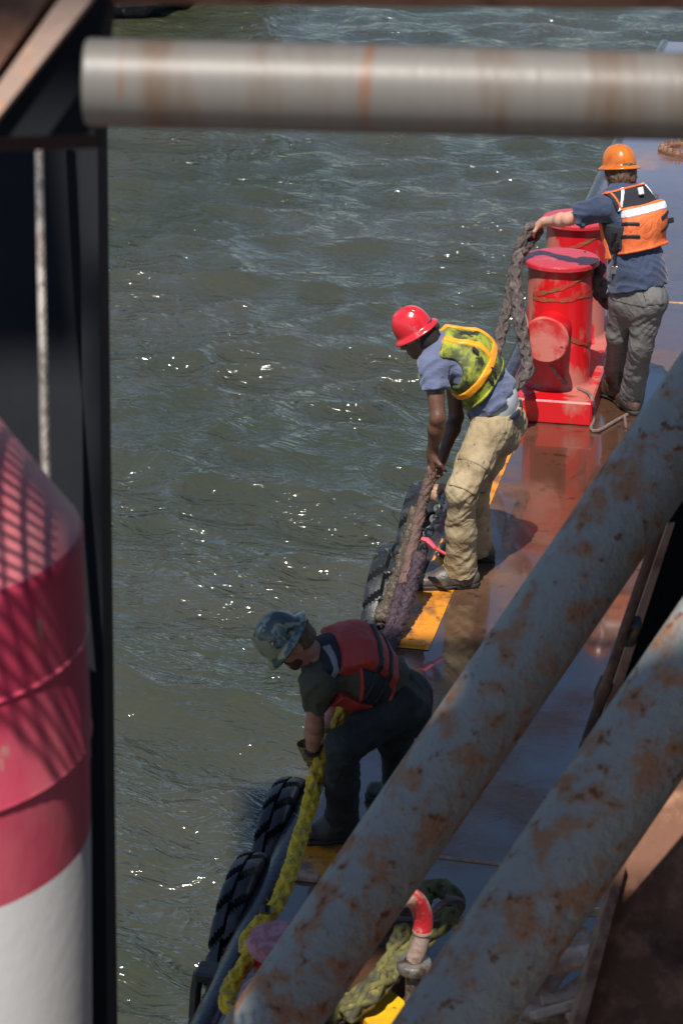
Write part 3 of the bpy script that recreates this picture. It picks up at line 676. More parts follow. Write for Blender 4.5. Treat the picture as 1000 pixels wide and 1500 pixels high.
for k in range(16):
    u, v = 800+rr.uniform(-70, 90), 1440+rr.uniform(-110, 90); p = G(u, v, .12+rr.rand()*.2); a = rr.uniform(-.5, 1.6); 
    d = nrm(V3(math.cos(a), math.sin(a), rr.uniform(-.4, .4))); sd = nrm(np.cross(d, UP+rr.normal(0, .3, 3))); up = np.cross(sd, d)
    b = MB(); L = rr.uniform(.12, .3); b.box(p, (d, sd, up), (L, rr.uniform(.025, .06), .016), .006); b.box(p+d*L*1.0+sd*.01, (d, sd, up), (.04, .015, .012), .004)
    tag(b.build('broken_board', M['wood'], base=p), 'broken piece of pale timber in the sunlit heap at the bottom right', 'timber', 'broken timber heap')
# ------------------------------------------------------------------ foreground steelwork
def prism(b, pts, d, depth, dd=None):
    f = V3(0, math.cos(TH), -math.sin(TH)); A = [D(u, v, (d if dd is None else d+dd[i])) for i, (u, v) in enumerate(pts)]; n = len(A)
    b.add(A+[p+f*depth for p in A], [tuple(range(n)), tuple(range(2*n-1, n-1, -1))]+[(i, (i+1) % n, n+(i+1) % n, n+i)[::-1] for i in range(n)])
fr = empty('lattice_boom', D(-100, 1700, 5.3)); tag(fr, 'weathered steel lattice of grey rusty pipes and black posts framing the view up close', 'steel lattice')
def lin(u0, v0, u1, v1, v): return u0+(u1-u0)*(v-v0)/(v1-v0)
A0 = (lin(919, 740, 411, 1483, 250), 250); A1 = (lin(919, 740, 411, 1483, 1900), 1900)
def pipe(name, P, Q, r, m, lab):
    b = MB(); n = 60; b.tube([P+(Q-P)*i/n for i in range(n+1)], r, 40); o = b.build(name, m, parent=fr); o['label'] = lab
    return o
pipe('lacing_pipe', D(*A0, 6.4), D(*A1, 6.4), .117, M['pipe'], 'rust blotched grey diagonal pipe, the upper of two')
B0 = (lin(905, 1145, 729, 1403, 700), 700); B1 = (lin(905, 1145, 729, 1403, 2000), 2000)
pipe('lacing_pipe', D(*B0, 5.6), D(*B1, 5.6), .122, M['pipe'], 'rust blotched grey diagonal pipe, the lower of two')
b = MB(); P, Q = D(126, 120, 3.0), D(1250, 148, 3.0); rr_ = 64/FPX*3
b.lathe(P, Q-P, [(rr_*.6, 0), (rr_*.93, 0), (rr_*.99, .003), (rr_, .01), (rr_, np.linalg.norm(Q-P))], 48); o = b.build('lacing_pipe', M['pipe2'], parent=fr); o['label'] = 'sunlit horizontal grey pipe with rust streaks'
o = pipe('lacing_pipe', D(120, -52, 3.15), D(1300, -42, 3.15), 56/FPX*3.15, M['rustlight'], 'rusty pipe along the top edge')
b = MB(); prism(b, [(-120, -120), (165, -120), (150, 40), (138, 196), (-120, 205)], 3.08, .12); b.build('gusset_plate', M['slate'], parent=fr, smooth=False)
b = MB(); prism(b, [(-60, 205), (86, 0), (110, -34), (155, -34), (130, 4), (0, 168), (-60, 245)], 2.95, .02); b.build('flat_bar', M['brownbar'], parent=fr, smooth=False)
b = MB(); prism(b, [(-120, -120), (70, -120), (78, -10), (-60, 180), (-120, 180)], 3.0, .03); b.build('web_plate', M['rust'], parent=fr, smooth=False)
b = MB(); prism(b, [(-120, 120), (130, 120), (152, 1700), (-100, 1700)], 5.10, .08); b.build('post_web', M['slate'], parent=fr, smooth=False)
b = MB(); prism(b, [(116, 120), (142, 120), (160, 1700), (132, 1700)], 5.0, .22); b.build('post_flange', M['slate'], parent=fr, smooth=False)
b = MB(); q = D(124, 1085, 4.9); b.box(q, (V3(1, 0, 0), V3(0, 1, 0), UP), (.012, .02, .05), .008); b.build('lug', M['rustorange'] if 'rustorange' in M else M['rustlight'], parent=fr)
b = MB(); laid(b, [D(56, 60, 4.85), D(58, 250, 4.8), D(63, 500, 4.7), D(68, 720, 4.62), D(72, 830, 4.58)],   .0105, ns=6, pitch=.10, step=.008)
tag(b.build('wire_rope', M['wire'], base=D(72, 830, 4.58), auto=None), 'taut steel wire rope hanging in front of the black post', 'wire rope')
# steel under the pipes at the right
sb = empty('deck_frame', G(900, 1060)); tag(sb, 'steel frame with rusty rails over painted-in black shade between the two diagonal pipes', 'steel frame')
b = MB(); prism(b, [(1100, 560), (985, 735), (958, 815), (915, 930), (872, 1040), (800, 1250), (1100, 1250)], 7.3, .10); b.build('shade_panel', M['voidblack'], parent=sb, smooth=False)  # black sheet standing in for the shade behind the rails
b = MB(); b.tube([D(972, 752, 7.1), D(856, 1090, 7.0)], .015, 10); b.build('rail', M['rust'], parent=sb)
b = MB(); prism(b, [(978, 765), (988, 765), (893, 1060), (878, 1060)], 7.2, .03); b.build('rail', M['rustlight'], parent=sb)
for (u, v) in ((925, 925), (883, 1010)):
    b = MB(); b.box(D(u, v, 7.08), (V3(1, 0, 0), V3(-.25, .3, -1), V3(0, 1, .3)), (.018, .045, .03), .008); b.build('clamp', M['steeldark'], parent=sb)
rp = empty('rusty_chute', G(960, 1480)); tag(rp, 'rusted brown steel plate with a bent edge in the bottom right corner', 'steel plate')
b = MB(); prism(b, [(1120, 900), (1000, 1040), (955, 1130), (912, 1275), (836, 1540), (1120, 1540)], 6.5, .05, [.3, .2, .1, 0, -.3, -.3]); b.build('plate', M['rust'], parent=rp, smooth=False)
b = MB(); prism(b, [(905, 1262), (918, 1262), (846, 1540), (828, 1540)], 6.42, .10, [0, 0, -.3, -.3]); b.build('bent_edge', M['rustlight'], parent=rp, smooth=False)
# unseen slabs added out of frame, gapped to shade the near deck and pipes
def over(x0, x1, y0, y1, z=14.0):
    kx, ky = SUNV[0]/SUNV[2]*(z-6), SUNV[1]/SUNV[2]*(z-6); x0 += kx; x1 += kx; y0 += ky; y1 += ky
    b = MB(); b.box(V3((x0+x1)/2, (y0+y1)/2, z), (V3(1, 0, 0), V3(0, 1, 0), UP), ((x1-x0)/2, (y1-y0)/2, .06), .01); o = b.build('shade_slab', M['frameblack'], parent=fr); return o
over(-1.55, 4.0, 3.95, 6.72); over(-1.55, -.96, 3.25, 3.94); over(-.93, 4.0, 2.0, 2.25); over(-.98, 4.0, 2.253, 2.92); over(-.93, .05, 2.925, 3.315); over(-.28, 4.0, 3.32, 3.945); over(.5, 4.0, 2.925, 3.315)
b = MB()  # bar grid added out of frame to cast a mesh shadow on the buoy
for k in range(27): b.box(V3(-1.44+.030*k, 3.11, 4.40), (V3(1, 0, 0), V3(0, 1, 0), UP), (.0045, .36, .003))
for k in range(24): b.box(V3(-1.06, 2.76+.030*k, 4.408), (V3(1, 0, 0), V3(0, 1, 0), UP), (.38, .0045, .003))
b.build('shadow_grating', M['frameblack'], parent=fr, smooth=False)
# ------------------------------------------------------------------ buoy
bc = D(-178, 790, 4.2); bu = empty('buoy', V3(bc[0], bc[1], 0)); tag(bu, 'big red and white steel buoy with a conical top at the left edge', 'buoy')
R = .368
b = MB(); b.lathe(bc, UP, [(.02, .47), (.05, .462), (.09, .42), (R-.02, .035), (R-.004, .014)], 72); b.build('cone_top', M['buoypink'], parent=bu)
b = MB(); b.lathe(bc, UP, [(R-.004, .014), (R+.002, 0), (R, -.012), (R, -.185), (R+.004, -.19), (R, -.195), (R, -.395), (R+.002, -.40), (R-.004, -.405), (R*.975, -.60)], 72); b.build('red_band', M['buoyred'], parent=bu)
b = MB(); b.lathe(bc, UP, [(R*.975, -.60), (R*.976, -.602), (R*.91, -1.3), (R*.9, -bc[2]+.2), (R-.1, -bc[2]), (.01, -bc[2])], 72); b.build('white_body', M['buoywhite'], parent=bu)
# dark hull in the top-left water
hb = G(212, 34, WATER_Z); b = MB()
hx = V3(-.93, .36, 0); b.box(hb+hx*6+nrm(V3(.36, .93, 0))*2.5+UP*1.2, (hx, nrm(V3(.36, .93, 0)), UP), (6, 2.5, 1.4), .4)
tag(b.build('moored_hull', M['hullblack'], base=hb), 'dark hull of another vessel in the top left corner of the water', 'vessel hull')
# ------------------------------------------------------------------ people
M['skin1'] = mat('fair skin', (.56, .30, .21), .5, (.48, .22, .15), 14, .45, .65, bump=.1, bscale=80)
M['skin2'] = mat('dark brown skin', (.135, .062, .038), .42, (.10, .042, .026), 14, .45, .65, bump=.1, bscale=80)
M['skin3'] = mat('tanned skin', (.42, .20, .14), .5, (.36, .15, .10), 14, .45, .65, bump=.1, bscale=80)
M['navy'] = mat('navy cotton', (.030, .046, .092), .85, (.022, .034, .07), 6, .4, .7, bump=.25, bscale=180, bdist=.003, sheen=.2, wrinkle=.45)
M['bluegrey'] = mat('blue grey cotton', (.115, .135, .225), .85, (.09, .105, .185), 6, .4, .7, bump=.25, bscale=180, bdist=.003, sheen=.2, wrinkle=.45)
M['olive'] = mat('dark olive cotton', (.066, .060, .038), .9, (.05, .046, .03), 6, .4, .7, bump=.25, bscale=180, bdist=.003, wrinkle=.45)
M['khaki'] = mat('stained khaki canvas', (.36, .28, .165), .85, (.24, .17, .09), 7, .45, .62, bump=.3, bscale=160, bdist=.003, col3=(.07, .055, .04), scale3=17, lo3=.64, hi3=.72, wrinkle=.45)
M['greyjean'] = mat('faded grey work denim', (.135, .13, .125), .85, (.10, .095, .09), 7, .4, .65, bump=.3, bscale=180, bdist=.003, col3=(.05, .045, .04), scale3=12, lo3=.66, hi3=.74, wrinkle=.45)
M['blackjean'] = mat('black green work trousers', (.012, .014, .014), .85, (.03, .032, .03), 9, .5, .7, bump=.3, bscale=160, bdist=.003, wrinkle=.45)
M['white'] = mat('grey white undershirt', (.52, .53, .54), .85, (.42, .43, .45), 8, .45, .65)
M['belt'] = mat('dark blue belt', (.02, .025, .04), .5)
M['blackweb'] = mat('black webbing', (.012, .012, .014), .6, bump=.3, bscale=200, bdist=.002)
M['blackmesh'] = mat('black mesh fabric', (.018, .02, .026), .85, bump=.4, bscale=150, bdist=.003)
M['orange'] = mat('orange life vest nylon', (.78, .17, .045), .6, (.66, .13, .04), 5, .45, .65, bump=.3, bscale=24, bdist=.01, col3=(.35, .09, .04), scale3=9, lo3=.68, hi3=.74, wrinkle=.45, wscale=9.)
M['orangetrim'] = mat('orange piping', (.80, .13, .03), .55)
M['redvest'] = mat('red life vest nylon', (.40, .034, .024), .6, (.33, .028, .02), 5, .45, .65, bump=.3, bscale=24, bdist=.01, col3=(.16, .02, .02), scale3=10, lo3=.64, hi3=.72, wrinkle=.45, wscale=9.)
M['reflect'] = mat('silver reflective tape', (.80, .81, .82), .4, (.66, .67, .68), 30, .45, .6)
M['orangeband'] = mat('orange reflective tape', (.95, .30, .012), .45, (.95, .40, .02), 12, .4, .6, bump=.3, bscale=60, bdist=.004)
M['hivis'] = mat('dirty lime vest', (.34, .37, .03), .7, (.06, .07, .02), 8.5, .43, .57, bump=.35, bscale=30, bdist=.008, col3=(.02, .02, .012), scale3=11, lo3=.56, hi3=.64, stretch=(1, 1, .8), wrinkle=.45, wscale=9.)
M['hivisdark'] = mat('grimy olive vest back', (.060, .058, .035), .75, (.15, .19, .03), 9, .54, .66, bump=.35, bscale=30, bdist=.008, wrinkle=.45, wscale=9.)
M['hatorange'] = mat('orange hard hat', (.58, .15, .012), .26, (.40, .085, .01), 9, .45, .65, coat=.4)
M['hatred'] = mat('red hard hat', (.60, .018, .028), .24, (.52, .10, .10), 9, .62, .70, coat=.5, rough2=.5)
def camo_mat():
    m = mat('camouflage hard hat', (.026, .040, .036), .28, (.22, .22, .13), 11, .51, .53, col3=(.07, .13, .12), scale3=15, lo3=.55, hi3=.57, coat=.6, detail=2.)
    return m
M['hatcamo'] = camo_mat()
M['bootbrown'] = mat('worn brown leather', (.075, .042, .03), .5, (.13, .09, .07), 16, .5, .65, bump=.3, bscale=60)
M['bootmud'] = mat('wet muddy leather', (.105, .085, .07), .38, (.055, .045, .04), 14, .45, .6, bump=.4, bscale=60, col3=(.26, .23, .2), scale3=50, lo3=.68, hi3=.72)
M['bootdark'] = mat('dark rubber boot', (.030, .024, .020), .55, (.05, .04, .032), 10, .45, .65, bump=.2)
M['sole'] = mat('boot sole', (.03, .027, .025), .7, bump=.3)
M['hairbrown'] = mat('brown hair', (.075, .040, .022), .6, (.13, .075, .04), 60, .45, .6, stretch=(1, 1, .25), bump=.8, bscale=90)
M['hairdark'] = mat('short dark hair', (.018, .013, .011), .7, bump=.6, bscale=150)
M['beard'] = mat('dark reddish beard', (.085, .04, .025), .8, (.05, .025, .018), 60, .4, .6, bump=.8, bscale=150)
M['glass'] = mat('dark sunglass lens', (.01, .02, .04), .06)
M['glove'] = mat('worn yellow work glove', (.20, .12, .035), .7, (.06, .04, .02), 9, .45, .6, bump=.4)
M['grey'] = mat('grey plastic', (.22, .22, .23), .5)
M['patch'] = mat('cream label', (.8, .74, .64), .7)

def ortho(up, fwd):
    u = nrm(up); f = nrm(np.asarray(fwd)-u*np.dot(fwd, u)); return np.cross(f, u), f, u      # right, forward, up
def nrm3(a, b):
    a = nrm(a); b = nrm(b-a*np.dot(a, b)); return (a, np.cross(a, b), b)
class Person:
    def __init__(s, label, skin, J, lo, hi, faceup, facefwd, k=1., hb=.0044, hc=.0058):
        s.k = k
        s.J = {k: (U(*v) if len(v) == 3 and not isinstance(v, np.ndarray) else v) for k, v in J.items()}
        s.lo, s.hi, s.hb, s.hc, s.skin, s.label = lo, hi, hb, hc, skin, label
        s.hr, s.hf, s.hu = ortho(faceup, facefwd)
        j = s.J; s.P = (j['LH']+j['RH'])/2
        s.side = nrm(j['RS']-j['LS'])                      # toward the person's right
        s.sp = nrm(j['N']-j['W'])                          # spine direction
        s.side = nrm(s.side-s.sp*np.dot(s.side, s.sp)); s.back = np.cross(s.side, s.sp)
        for a, b in (('LS', 'LE'), ('LE', 'LW'), ('RS', 'RE'), ('RE', 'RW'), ('LH', 'LK'), ('LK', 'LA'), ('RH', 'RK'), ('RK', 'RA'), ('W', 'N'), ('N', 'HC'), ('LS', 'RS'), ('LH', 'RH')):
            print(label[:12], a, b, round(float(np.linalg.norm(j[a]-j[b])), 3), 'z', round(j[a][2], 2), round(j[b][2], 2))
        print('P-W', np.linalg.norm(s.P-j['W']), 'back', s.back)
    def vol(s, h=None, pts=None, pad=.3):
        if pts is not None:
            A = np.array(pts); V = Vol(A.min(0)-pad, A.max(0)+pad, h or s.hc)
        else: V = Vol(s.lo, s.hi, h or s.hc)
        V.rs = s.k; return V
    def torso(s, V, g=0., k=.05, low=True):
        j = s.J; hs = nrm(j['RH']-j['LH'])
        if low: V.ell(s.P-s.sp*.03, s.P*.35+j['W']*.65, hs, (.158+g, .112+g), (.148+g, .108+g), k)
        V.ell(s.P*.4+j['W']*.6, j['W'], (hs+s.side)/2, (.148+g, .108+g), (.146+g, .104+g), k)
        V.ell(j['W'], j['C'], s.side, (.146+g, .104+g), (.168+g, .118+g), k)
        V.ell(j['C'], j['C']*.35+j['N']*.65, s.side, (.168+g, .118+g), (.135+g, .092+g), k)
        n2 = j['N']-s.sp*.055
        V.cone(n2, j['LS'], .075+g, .066+g, k); V.cone(n2, j['RS'], .075+g, .066+g, k)
        V.cone(j['C']+s.side*.06+s.back*.04, n2+s.back*.01, .07+g, .055+g, k)
    def body(s, hands):
        j = s.J; V = s.vol(s.hb); c = j['HC']; r, f, u = s.hr, s.hf, s.hu; L = lambda x, y, z: c+(r*x+f*y+u*z)*s.k
        s.torso(V)
        for a in 'LR':
            V.cone(j[a+'S'], j[a+'E'], .054, .041, .03); m = j[a+'E']*.7+j[a+'W']*.3
            V.cone(j[a+'E'], m, .040, .045, .02); V.cone(m, j[a+'W'], .045, .028, .02)
            V.cone(j[a+'H'], j[a+'K'], .082, .056, .03); V.cone(j[a+'K'], j[a+'A'], .056, .042, .03)
        V.cone(j['N']-s.sp*.03, L(0, -.022, -.06), .062, .056, .03)
        ax = np.array([r, f, u])
        V.ball(L(0, -.012, .03), (.077, .098, .098), ax, .02); V.ball(L(0, .028, -.045), (.058, .068, .068), ax, .03)
        V.ball(L(0, .072, -.088), (.030, .026, .026), ax, .03)
        V.cone(L(0, .092, .018), L(0, .117, -.022), .010, .014, .012); V.ball(L(.011, .105, -.026), .010, None, .008); V.ball(L(-.011, .105, -.026), .010, None, .008)
        V.cone(L(-.036, .083, .036), L(.036, .083, .036), .014, .014, .015)
        for q in (-1, 1):
            V.ball(L(q*.078, -.008, -.008), (.011, .024, .034), ax, .008); V.ball(L(q*.078+q*.009, -.004, -.006), (.007, .011, .016), ax, .004, 's')
            V.ball(L(q*.033, .100, .012), .015, None, .012, 's'); V.ball(L(q*.033, .083, .012), .0135, None, .004); V.ball(L(q*.045, .062, -.02), (.024, .024, .02), ax, .02)
        V.cone(L(-.020, .093, -.052), L(.020, .093, -.052), .0085, .0085, .006); V.cone(L(-.018, .094, -.066), L(.018, .094, -.066), .009, .009, .006)
        V.cone(L(-.022, .104, -.059), L(.022, .104, -.059), .003, .003, .003, 's')
        for h in hands: s.hand(V, *h)
        v, fc = V.mesh(); base = V3(s.P[0], s.P[1], 0)
        o = mesh_obj('person', v, fc, s.skin, base=base); tag(o, s.label, 'person'); s.o = o; s.base = base
        return o
    def hand(s, V, W, d, pn, th, curl=1., sc=1., spread=.0, r=1.):
        k = s.k*sc; d = nrm(d); pn = nrm(pn-d*np.dot(pn, d)); t = nrm(th-d*np.dot(th, d)-pn*np.dot(th, pn)); rs = V.rs; V.rs = 1.
        ax = np.array([d, t, pn]); R = .0098*r*k
        V.box(W+d*.052*k, ax, np.array([.046, .040, .015])*k, .013*k, .02); V.cone(W-d*.01, W+d*.03*k, .029*k, .026*k, .02)
        for i, (off, l) in enumerate(((.030, .92), (.010, 1.0), (-.010, .94), (-.029, .76))):
            p = W+d*.094*k+t*off*k; dd = nrm(d+t*off*spread)
            for q, ln in enumerate((.044, .027, .022)):
                a2 = .35*curl+(.75*curl)*q; di = nrm(dd*math.cos(a2)+pn*math.sin(a2)); e = p+di*ln*l*k
                V.cone(p, e, R*(1-.1*q), R*(.92-.1*q), .004); p = e
        p = W+(d*.032+t*.034+pn*.006)*k; q1 = p+nrm(d*.55+t*.65+pn*.45)*.042*k; q2 = q1+nrm(d*.75+t*.05+pn*.6)*.032*k; q3 = q2+nrm(d*.6-t*.25+pn*.7)*.024*k
        V.cone(p, q1, .016*k, .0125*k, .012); V.cone(q1, q2, .0125*k, .011*k, .004); V.cone(q2, q3, .011*k, .0095*k, .004); V.rs = rs
    def add(s, V, name, m, parent=None, colfn=None):
        o = V.build(name, m, parent=parent or s.o, colfn=colfn); return o
    def trousers(s, m, g=.012, hem=(.078, .078), seed=1, top=.10, wr=.006):
        j = s.J; V = s.vol(); hs = nrm(j['RH']-j['LH']); s.wd = nrm(j['W']-s.P); s.top_p = s.P+s.wd*top*s.k
        V.ell(s.P-s.wd*.035, s.P+s.wd*.14, hs, (.158+g, .118+g), (.148+g, .108+g), .05)
        s.pv = V.like()
        V.cut(s.top_p, s.wd)
        for a in 'LR':
            H, K, A = j[a+'H'], j[a+'K'], j[a+'A']; mid = H*.45+K*.55
            V.cone(H, mid, .088+g, .074+g, .05); V.cone(mid, K, .074+g, .062+g, .03); V.cone(K, K*.5+A*.5, .062+g, .060+g, .03)
            d = nrm(A-K); V.cone(K*.5+A*.5, A+d*.015, .060+g, hem[0 if a == 'L' else 1], .03, flat=(0, 1))
            V.ball(H+s.back*.038*s.k-s.wd*.015, .074+g*.5, None, .06)
        for a, sd in (('L', 1.3), ('R', 4.7)):      # creases: diagonal on the thigh, stacked above the boot
            H, K, A = j[a+'H'], j[a+'K'], j[a+'A']
        leg = nrm(j['LA']-j['LK']); x1 = nrm(np.cross(leg, V3(0, 1, 0))); x2 = np.cross(leg, x1)
        V.folds(wr, nrm3(leg*.75+x1*.65, x2), (.035, .13, .11), seed)
        V.folds(wr*.7, nrm3(leg*.8-x1*.55, x2), (.024, .10, .10), seed+3)
        V.folds(wr*.5, nrm3(leg*.4+x1*.9, x2), (.05, .2, .12), seed+6)
        s.tv = V
        return s.add(V, 'trousers', m)
    def belt(s, m, w=.04, off=-.02):
        B = s.pv.like(.017); B.slab(s.top_p+s.wd*off*s.k, s.wd, w*s.k); return s.add(B, 'belt', m)
    def shirt(s, m, g=.014, sl=.62, slr=.074, hem=None, seed=5, wr=.006, hn=None, flare=.0):
        j = s.J; V = s.vol(); s.torso(V, g, .05); hs = nrm(j['RH']-j['LH'])
        if flare: V.ell(s.P-s.wd*.02, s.P*.35+j['W']*.65, hs, (.158+flare, .120+flare), (.150+flare*.8, .110+flare*.8), .05)
        hem = hem if hem is not None else s.P-s.sp*.0
        V.cut(hem, -s.sp if hn is None else -nrm(hn))
        for a in 'LR':
            S, El = j[a+'S'], j[a+'E']; q = S+(El-S)*sl
            V.cone(S, q, .063+g*.4, slr, .03, flat=(0, 1))
        V.cone(j['N']-s.sp*.02, j['N']+s.sp*.02, .068, .066, .02, flat=(0, 1))
        V.folds(wr, nrm3(s.sp*.8+s.side*.6, s.back), (.04, .16, .14), seed); V.folds(wr*.6, nrm3(s.sp*.6-s.side*.8, s.back), (.028, .1, .1), seed+2)
        s.sv = V; return s.add(V, 'shirt', m)
    def boot(s, a, toe, m, shaft=.18, sole_h=.028, scale=1., z0=None, heel=0.):
        j = s.J; A = j[a+'A']; t = nrm(V3(toe[0], toe[1], 0)); sd = np.cross(t, UP); gz = 0. if z0 is None else z0
        scale = scale*s.k; h = V3(A[0], A[1], gz)-t*.055; toeP = h+t*.235*scale
        V = s.vol(.0052, [h, toeP, A+UP*shaft], .12)
        V.ell(h+UP*(.052+heel), h+t*.14*scale+UP*(.05+heel*.4), sd, (.042, .046), (.052, .042), .03); V.ell(h+t*.13*scale+UP*(.050+heel*.4), toeP+UP*.046, sd, (.052, .042), (.046, .036), .03)
        tp = A+nrm(j[a+'K']-A)*shaft*.6
        V.cone(h+t*.045+UP*(.07+heel), tp, .056, .060, .05, flat=(0, 1)); V.cone(h+t*.13*scale+UP*.06, h+t*.06+UP*(.12+heel), .045, .052, .05)
        V.cut(V3(h[0], h[1], gz+sole_h*.8), -UP if heel == 0 else nrm(-UP+t*0))
        V.folds(.004, (t, sd, UP), (.05, .1, .05), 3)
        o = s.add(V, 'boot', m)
        S = s.vol(.0052, [h, toeP], .1)
        S.ell(h+UP*(.02+heel), h+t*.14*scale+UP*(.02+heel*.4), sd, (.046, .05), (.057, .05), .02); S.ell(h+t*.13*scale+UP*(.02+heel*.4), toeP+t*.004+UP*.02, sd, (.057, .05), (.051, .044), .02)
        S.cut(V3(h[0], h[1], gz+sole_h), UP); S.cut(V3(h[0], h[1], gz+.001), -UP); S.box(h+t*.095+UP*gz, (t, sd, UP), (.018, .08, .012), .003, 0, 's')
        s.add(S, 'sole', M['sole'], o); return o
    def hat(s, m, lift=.052, tilt=0., L=.152, W=.128, ridges=True, back=.0, knob=True, dome=.80):
        r, f, u = s.hr, s.hf, s.hu
        u2 = nrm(u*math.cos(tilt)+f*math.sin(tilt)); f2 = nrm(f*math.cos(tilt)-u*math.sin(tilt)); c = s.J['HC']+(u*lift+f*back)*s.k; K_ = s.k; L *= K_; W *= K_
        seg, prof = 72, []; dm = dome
        for i in range(22):                # dome
            t = i/21*math.pi/2; prof.append((math.sin(t)**.82*dm, .125*K_*math.cos(t)**.88))
        prof += [(dm+.012, -.004), (dm*.6+.4*.96, -.010), (.94, -.016), (1.0, -.022), (1.008, -.026), (.99, -.029), (.9, -.022), (dm, -.014), (dm-.06, -.010)]
        v = []; f_ = []
        for (q, h) in prof:
            for k in range(seg):
                t = 2*math.pi*k/seg; cx, cy = math.cos(t), math.sin(t); e = 1.0
                x = cx*q*W; y = cy*q*L; hh = h
                if ridges and h > .02:
                    g = abs(x); rid = .0045*max(0, 1-abs(g)/.011)+.0035*max(0, 1-abs(g-.038)/.010); hh = h+rid*min(1, (h-.02)/.05)
                if q > dm+.02: hh += -.006*max(0, cy)**2*(q-dm)/(1-dm)
                v.append(c+r*x+f2*y+u2*hh)
        n = len(prof)
        for i in range(n-1):
            for k in range(seg): f_.append((i*seg+k, (i+1)*seg+k, (i+1)*seg+(k+1) % seg, i*seg+(k+1) % seg))
        b = MB(); b.add(v, f_); o = b.build('hard_hat', m, parent=s.o, auto=60)
        b = MB()                            # headband with ratchet
        ring = [(c+r*math.cos(t)*.082+f2*math.sin(t)*.098-u2*(.034+.012*max(0, -math.sin(t)))) for t in np.linspace(math.radians(150), math.radians(390), 30)]
        ring = [c+(q-c)*K_ for q in ring]
        for i in range(len(ring)-1):
            d = nrm(ring[i+1]-ring[i]); b.box((ring[i]+ring[i+1])/2, (d, u2, np.cross(d, u2)), (np.linalg.norm(ring[i+1]-ring[i])*.55, .013, .003))
        hb = b.build('headband', M['grey'] if knob == 'grey' else M['blackweb'], parent=o)
        b = MB(); kc = c+(-f2*.106-u2*.046)*K_; b.lathe(kc, -f2, [(.001, .026), (.016, .026), (.019, .02), (.020, 0), (.03, -.004)], 20); b.build('ratchet_knob', M['blackweb'], parent=hb)
        return o
    def hair(s, m, low=-.07, g=.010, cutfwd=.02, name='hair', amp=.006):
        r, f, u = s.hr, s.hf, s.hu; c = s.J['HC']; ax = np.array([r, f, u]); V = s.vol(.0046, [c], .2)
        V.ball(c+(-f*.016+u*.02)*s.k, (.077+g, .098+g, .098+g), ax, .02); V.ball(c+(-f*.05-u*.045)*s.k, (.062+g, .052+g, .05+g), ax, .03)
        V.cut(c+u*.052*s.k, u); V.cut(c+u*low*s.k, -u); V.cut(c+f*cutfwd*s.k+u*.0, f*.9-u*.45); V.folds(amp, (r, f, u), (.018, .018, .05), 4)
        return s.add(V, name, m)
    # vest built as an offset of the torso, then cut
    def vestvol(s, g, k=.05):
        V = s.vol(.0056); s.torso(V, g, k, low=True); return V
    def T(s, a, b, c): return s.J['C']+(s.side*a+s.sp*b+s.back*c)*s.k     # torso-local point
# ================= man in the orange hard hat (far) =================
p = Person('person in orange hard hat and orange life vest, back turned, lifting a hawser', M['skin1'],
  dict(LA=(902, 540, 13.75), LK=(906, 490, 13.46), LH=(915, 434, 13.40), RA=(924, 583, 13.55), RK=(938, 508, 13.32), RH=(950, 438, 13.28),
       W=(932, 387, 13.38), C=(926, 325, 13.43), N=(911, 277, 13.48), HC=(906, 253, 13.54), LS=(884, 303, 13.36), RS=(951, 304, 13.52),
       LE=(832, 321, 13.46), LW=(797, 325, 13.64), RE=(948, 345, 13.80), RW=(935, 352, 13.95)),
  V3(1.0, 12.7, -.05), V3(2.35, 14.6, 1.95), V3(-.05, .25, 1), V3(-.45, .85, -.25), .94)
lwd = nrm(p.J['LW']-p.J['LE'])
p.body([(p.J['LW'], lwd+V3(0, 0, -.1), V3(.1, .35, -1), V3(.2, -.8, -.1), 1.35), (p.J['RW'], V3(-.8, .3, -.2), V3(0, 0, -1), V3(0, 1, 0), 1.)])
p.trousers(M['greyjean'], hem=(.080, .080), seed=2, top=.10, wr=.0042)
p.shirt(M['navy'], g=.018, sl=.70, slr=.082, hem=p.P+p.sp*.058, seed=8, wr=.007, flare=.046)
p.boot('L', (-.45, .9), M['bootbrown'], z0=.0, heel=.03); p.boot('R', (-.3, .95), M['bootbrown'])
p.hair(M['hairbrown'], low=-.085, g=.014, cutfwd=.03, amp=.008)
p.hat(M['hatorange'], tilt=-.02, knob=True)
T = p.T; V = p.vestvol(.055)
V.cut(T(0, -.175, 0), -p.sp*1-p.back*.0); V.cut(T(0, .10, 0), p.sp); V.cut(T(0, 0, .02), -p.back); V.cut(T(-.150, -.0, 0), -p.side+p.sp*.15); V.cut(T(.185, 0, 0), p.side)
V.folds(.006, (p.side, p.sp, p.back), (.12, .12, .12), 3); vest = p.add(V, 'life_vest', M['orange'])
def strip(grow, c, n, w, cuts, name, m, parent, src=None):
    Q = (src or V).like(grow); Q.slab(c, n, w)
    for (pt, nn) in cuts: Q.cut(pt, nn)
    return p.add(Q, name, m, parent)
strip(.004, T(0, .066, 0), p.sp, .046, [], 'reflective_strip', M['reflect'], vest)
for sgn in (-1, 1):
    for hh in (-.035, -.115):
        inner, outer = (.085, .30)
        Q = V.like(.007); Q.slab(T(0, hh, 0), p.sp-p.side*.28*sgn*-1*(-1 if sgn < 0 else -1), .022); Q.cut(T(sgn*inner, 0, 0), -p.side*sgn); p.add(Q, 'strap', M['blackweb'], vest)
Q = V.like(.008); Q.slab(T(0, -.172, 0), p.sp, .018); p.add(Q, 'hem_piping', M['orangetrim'], vest)
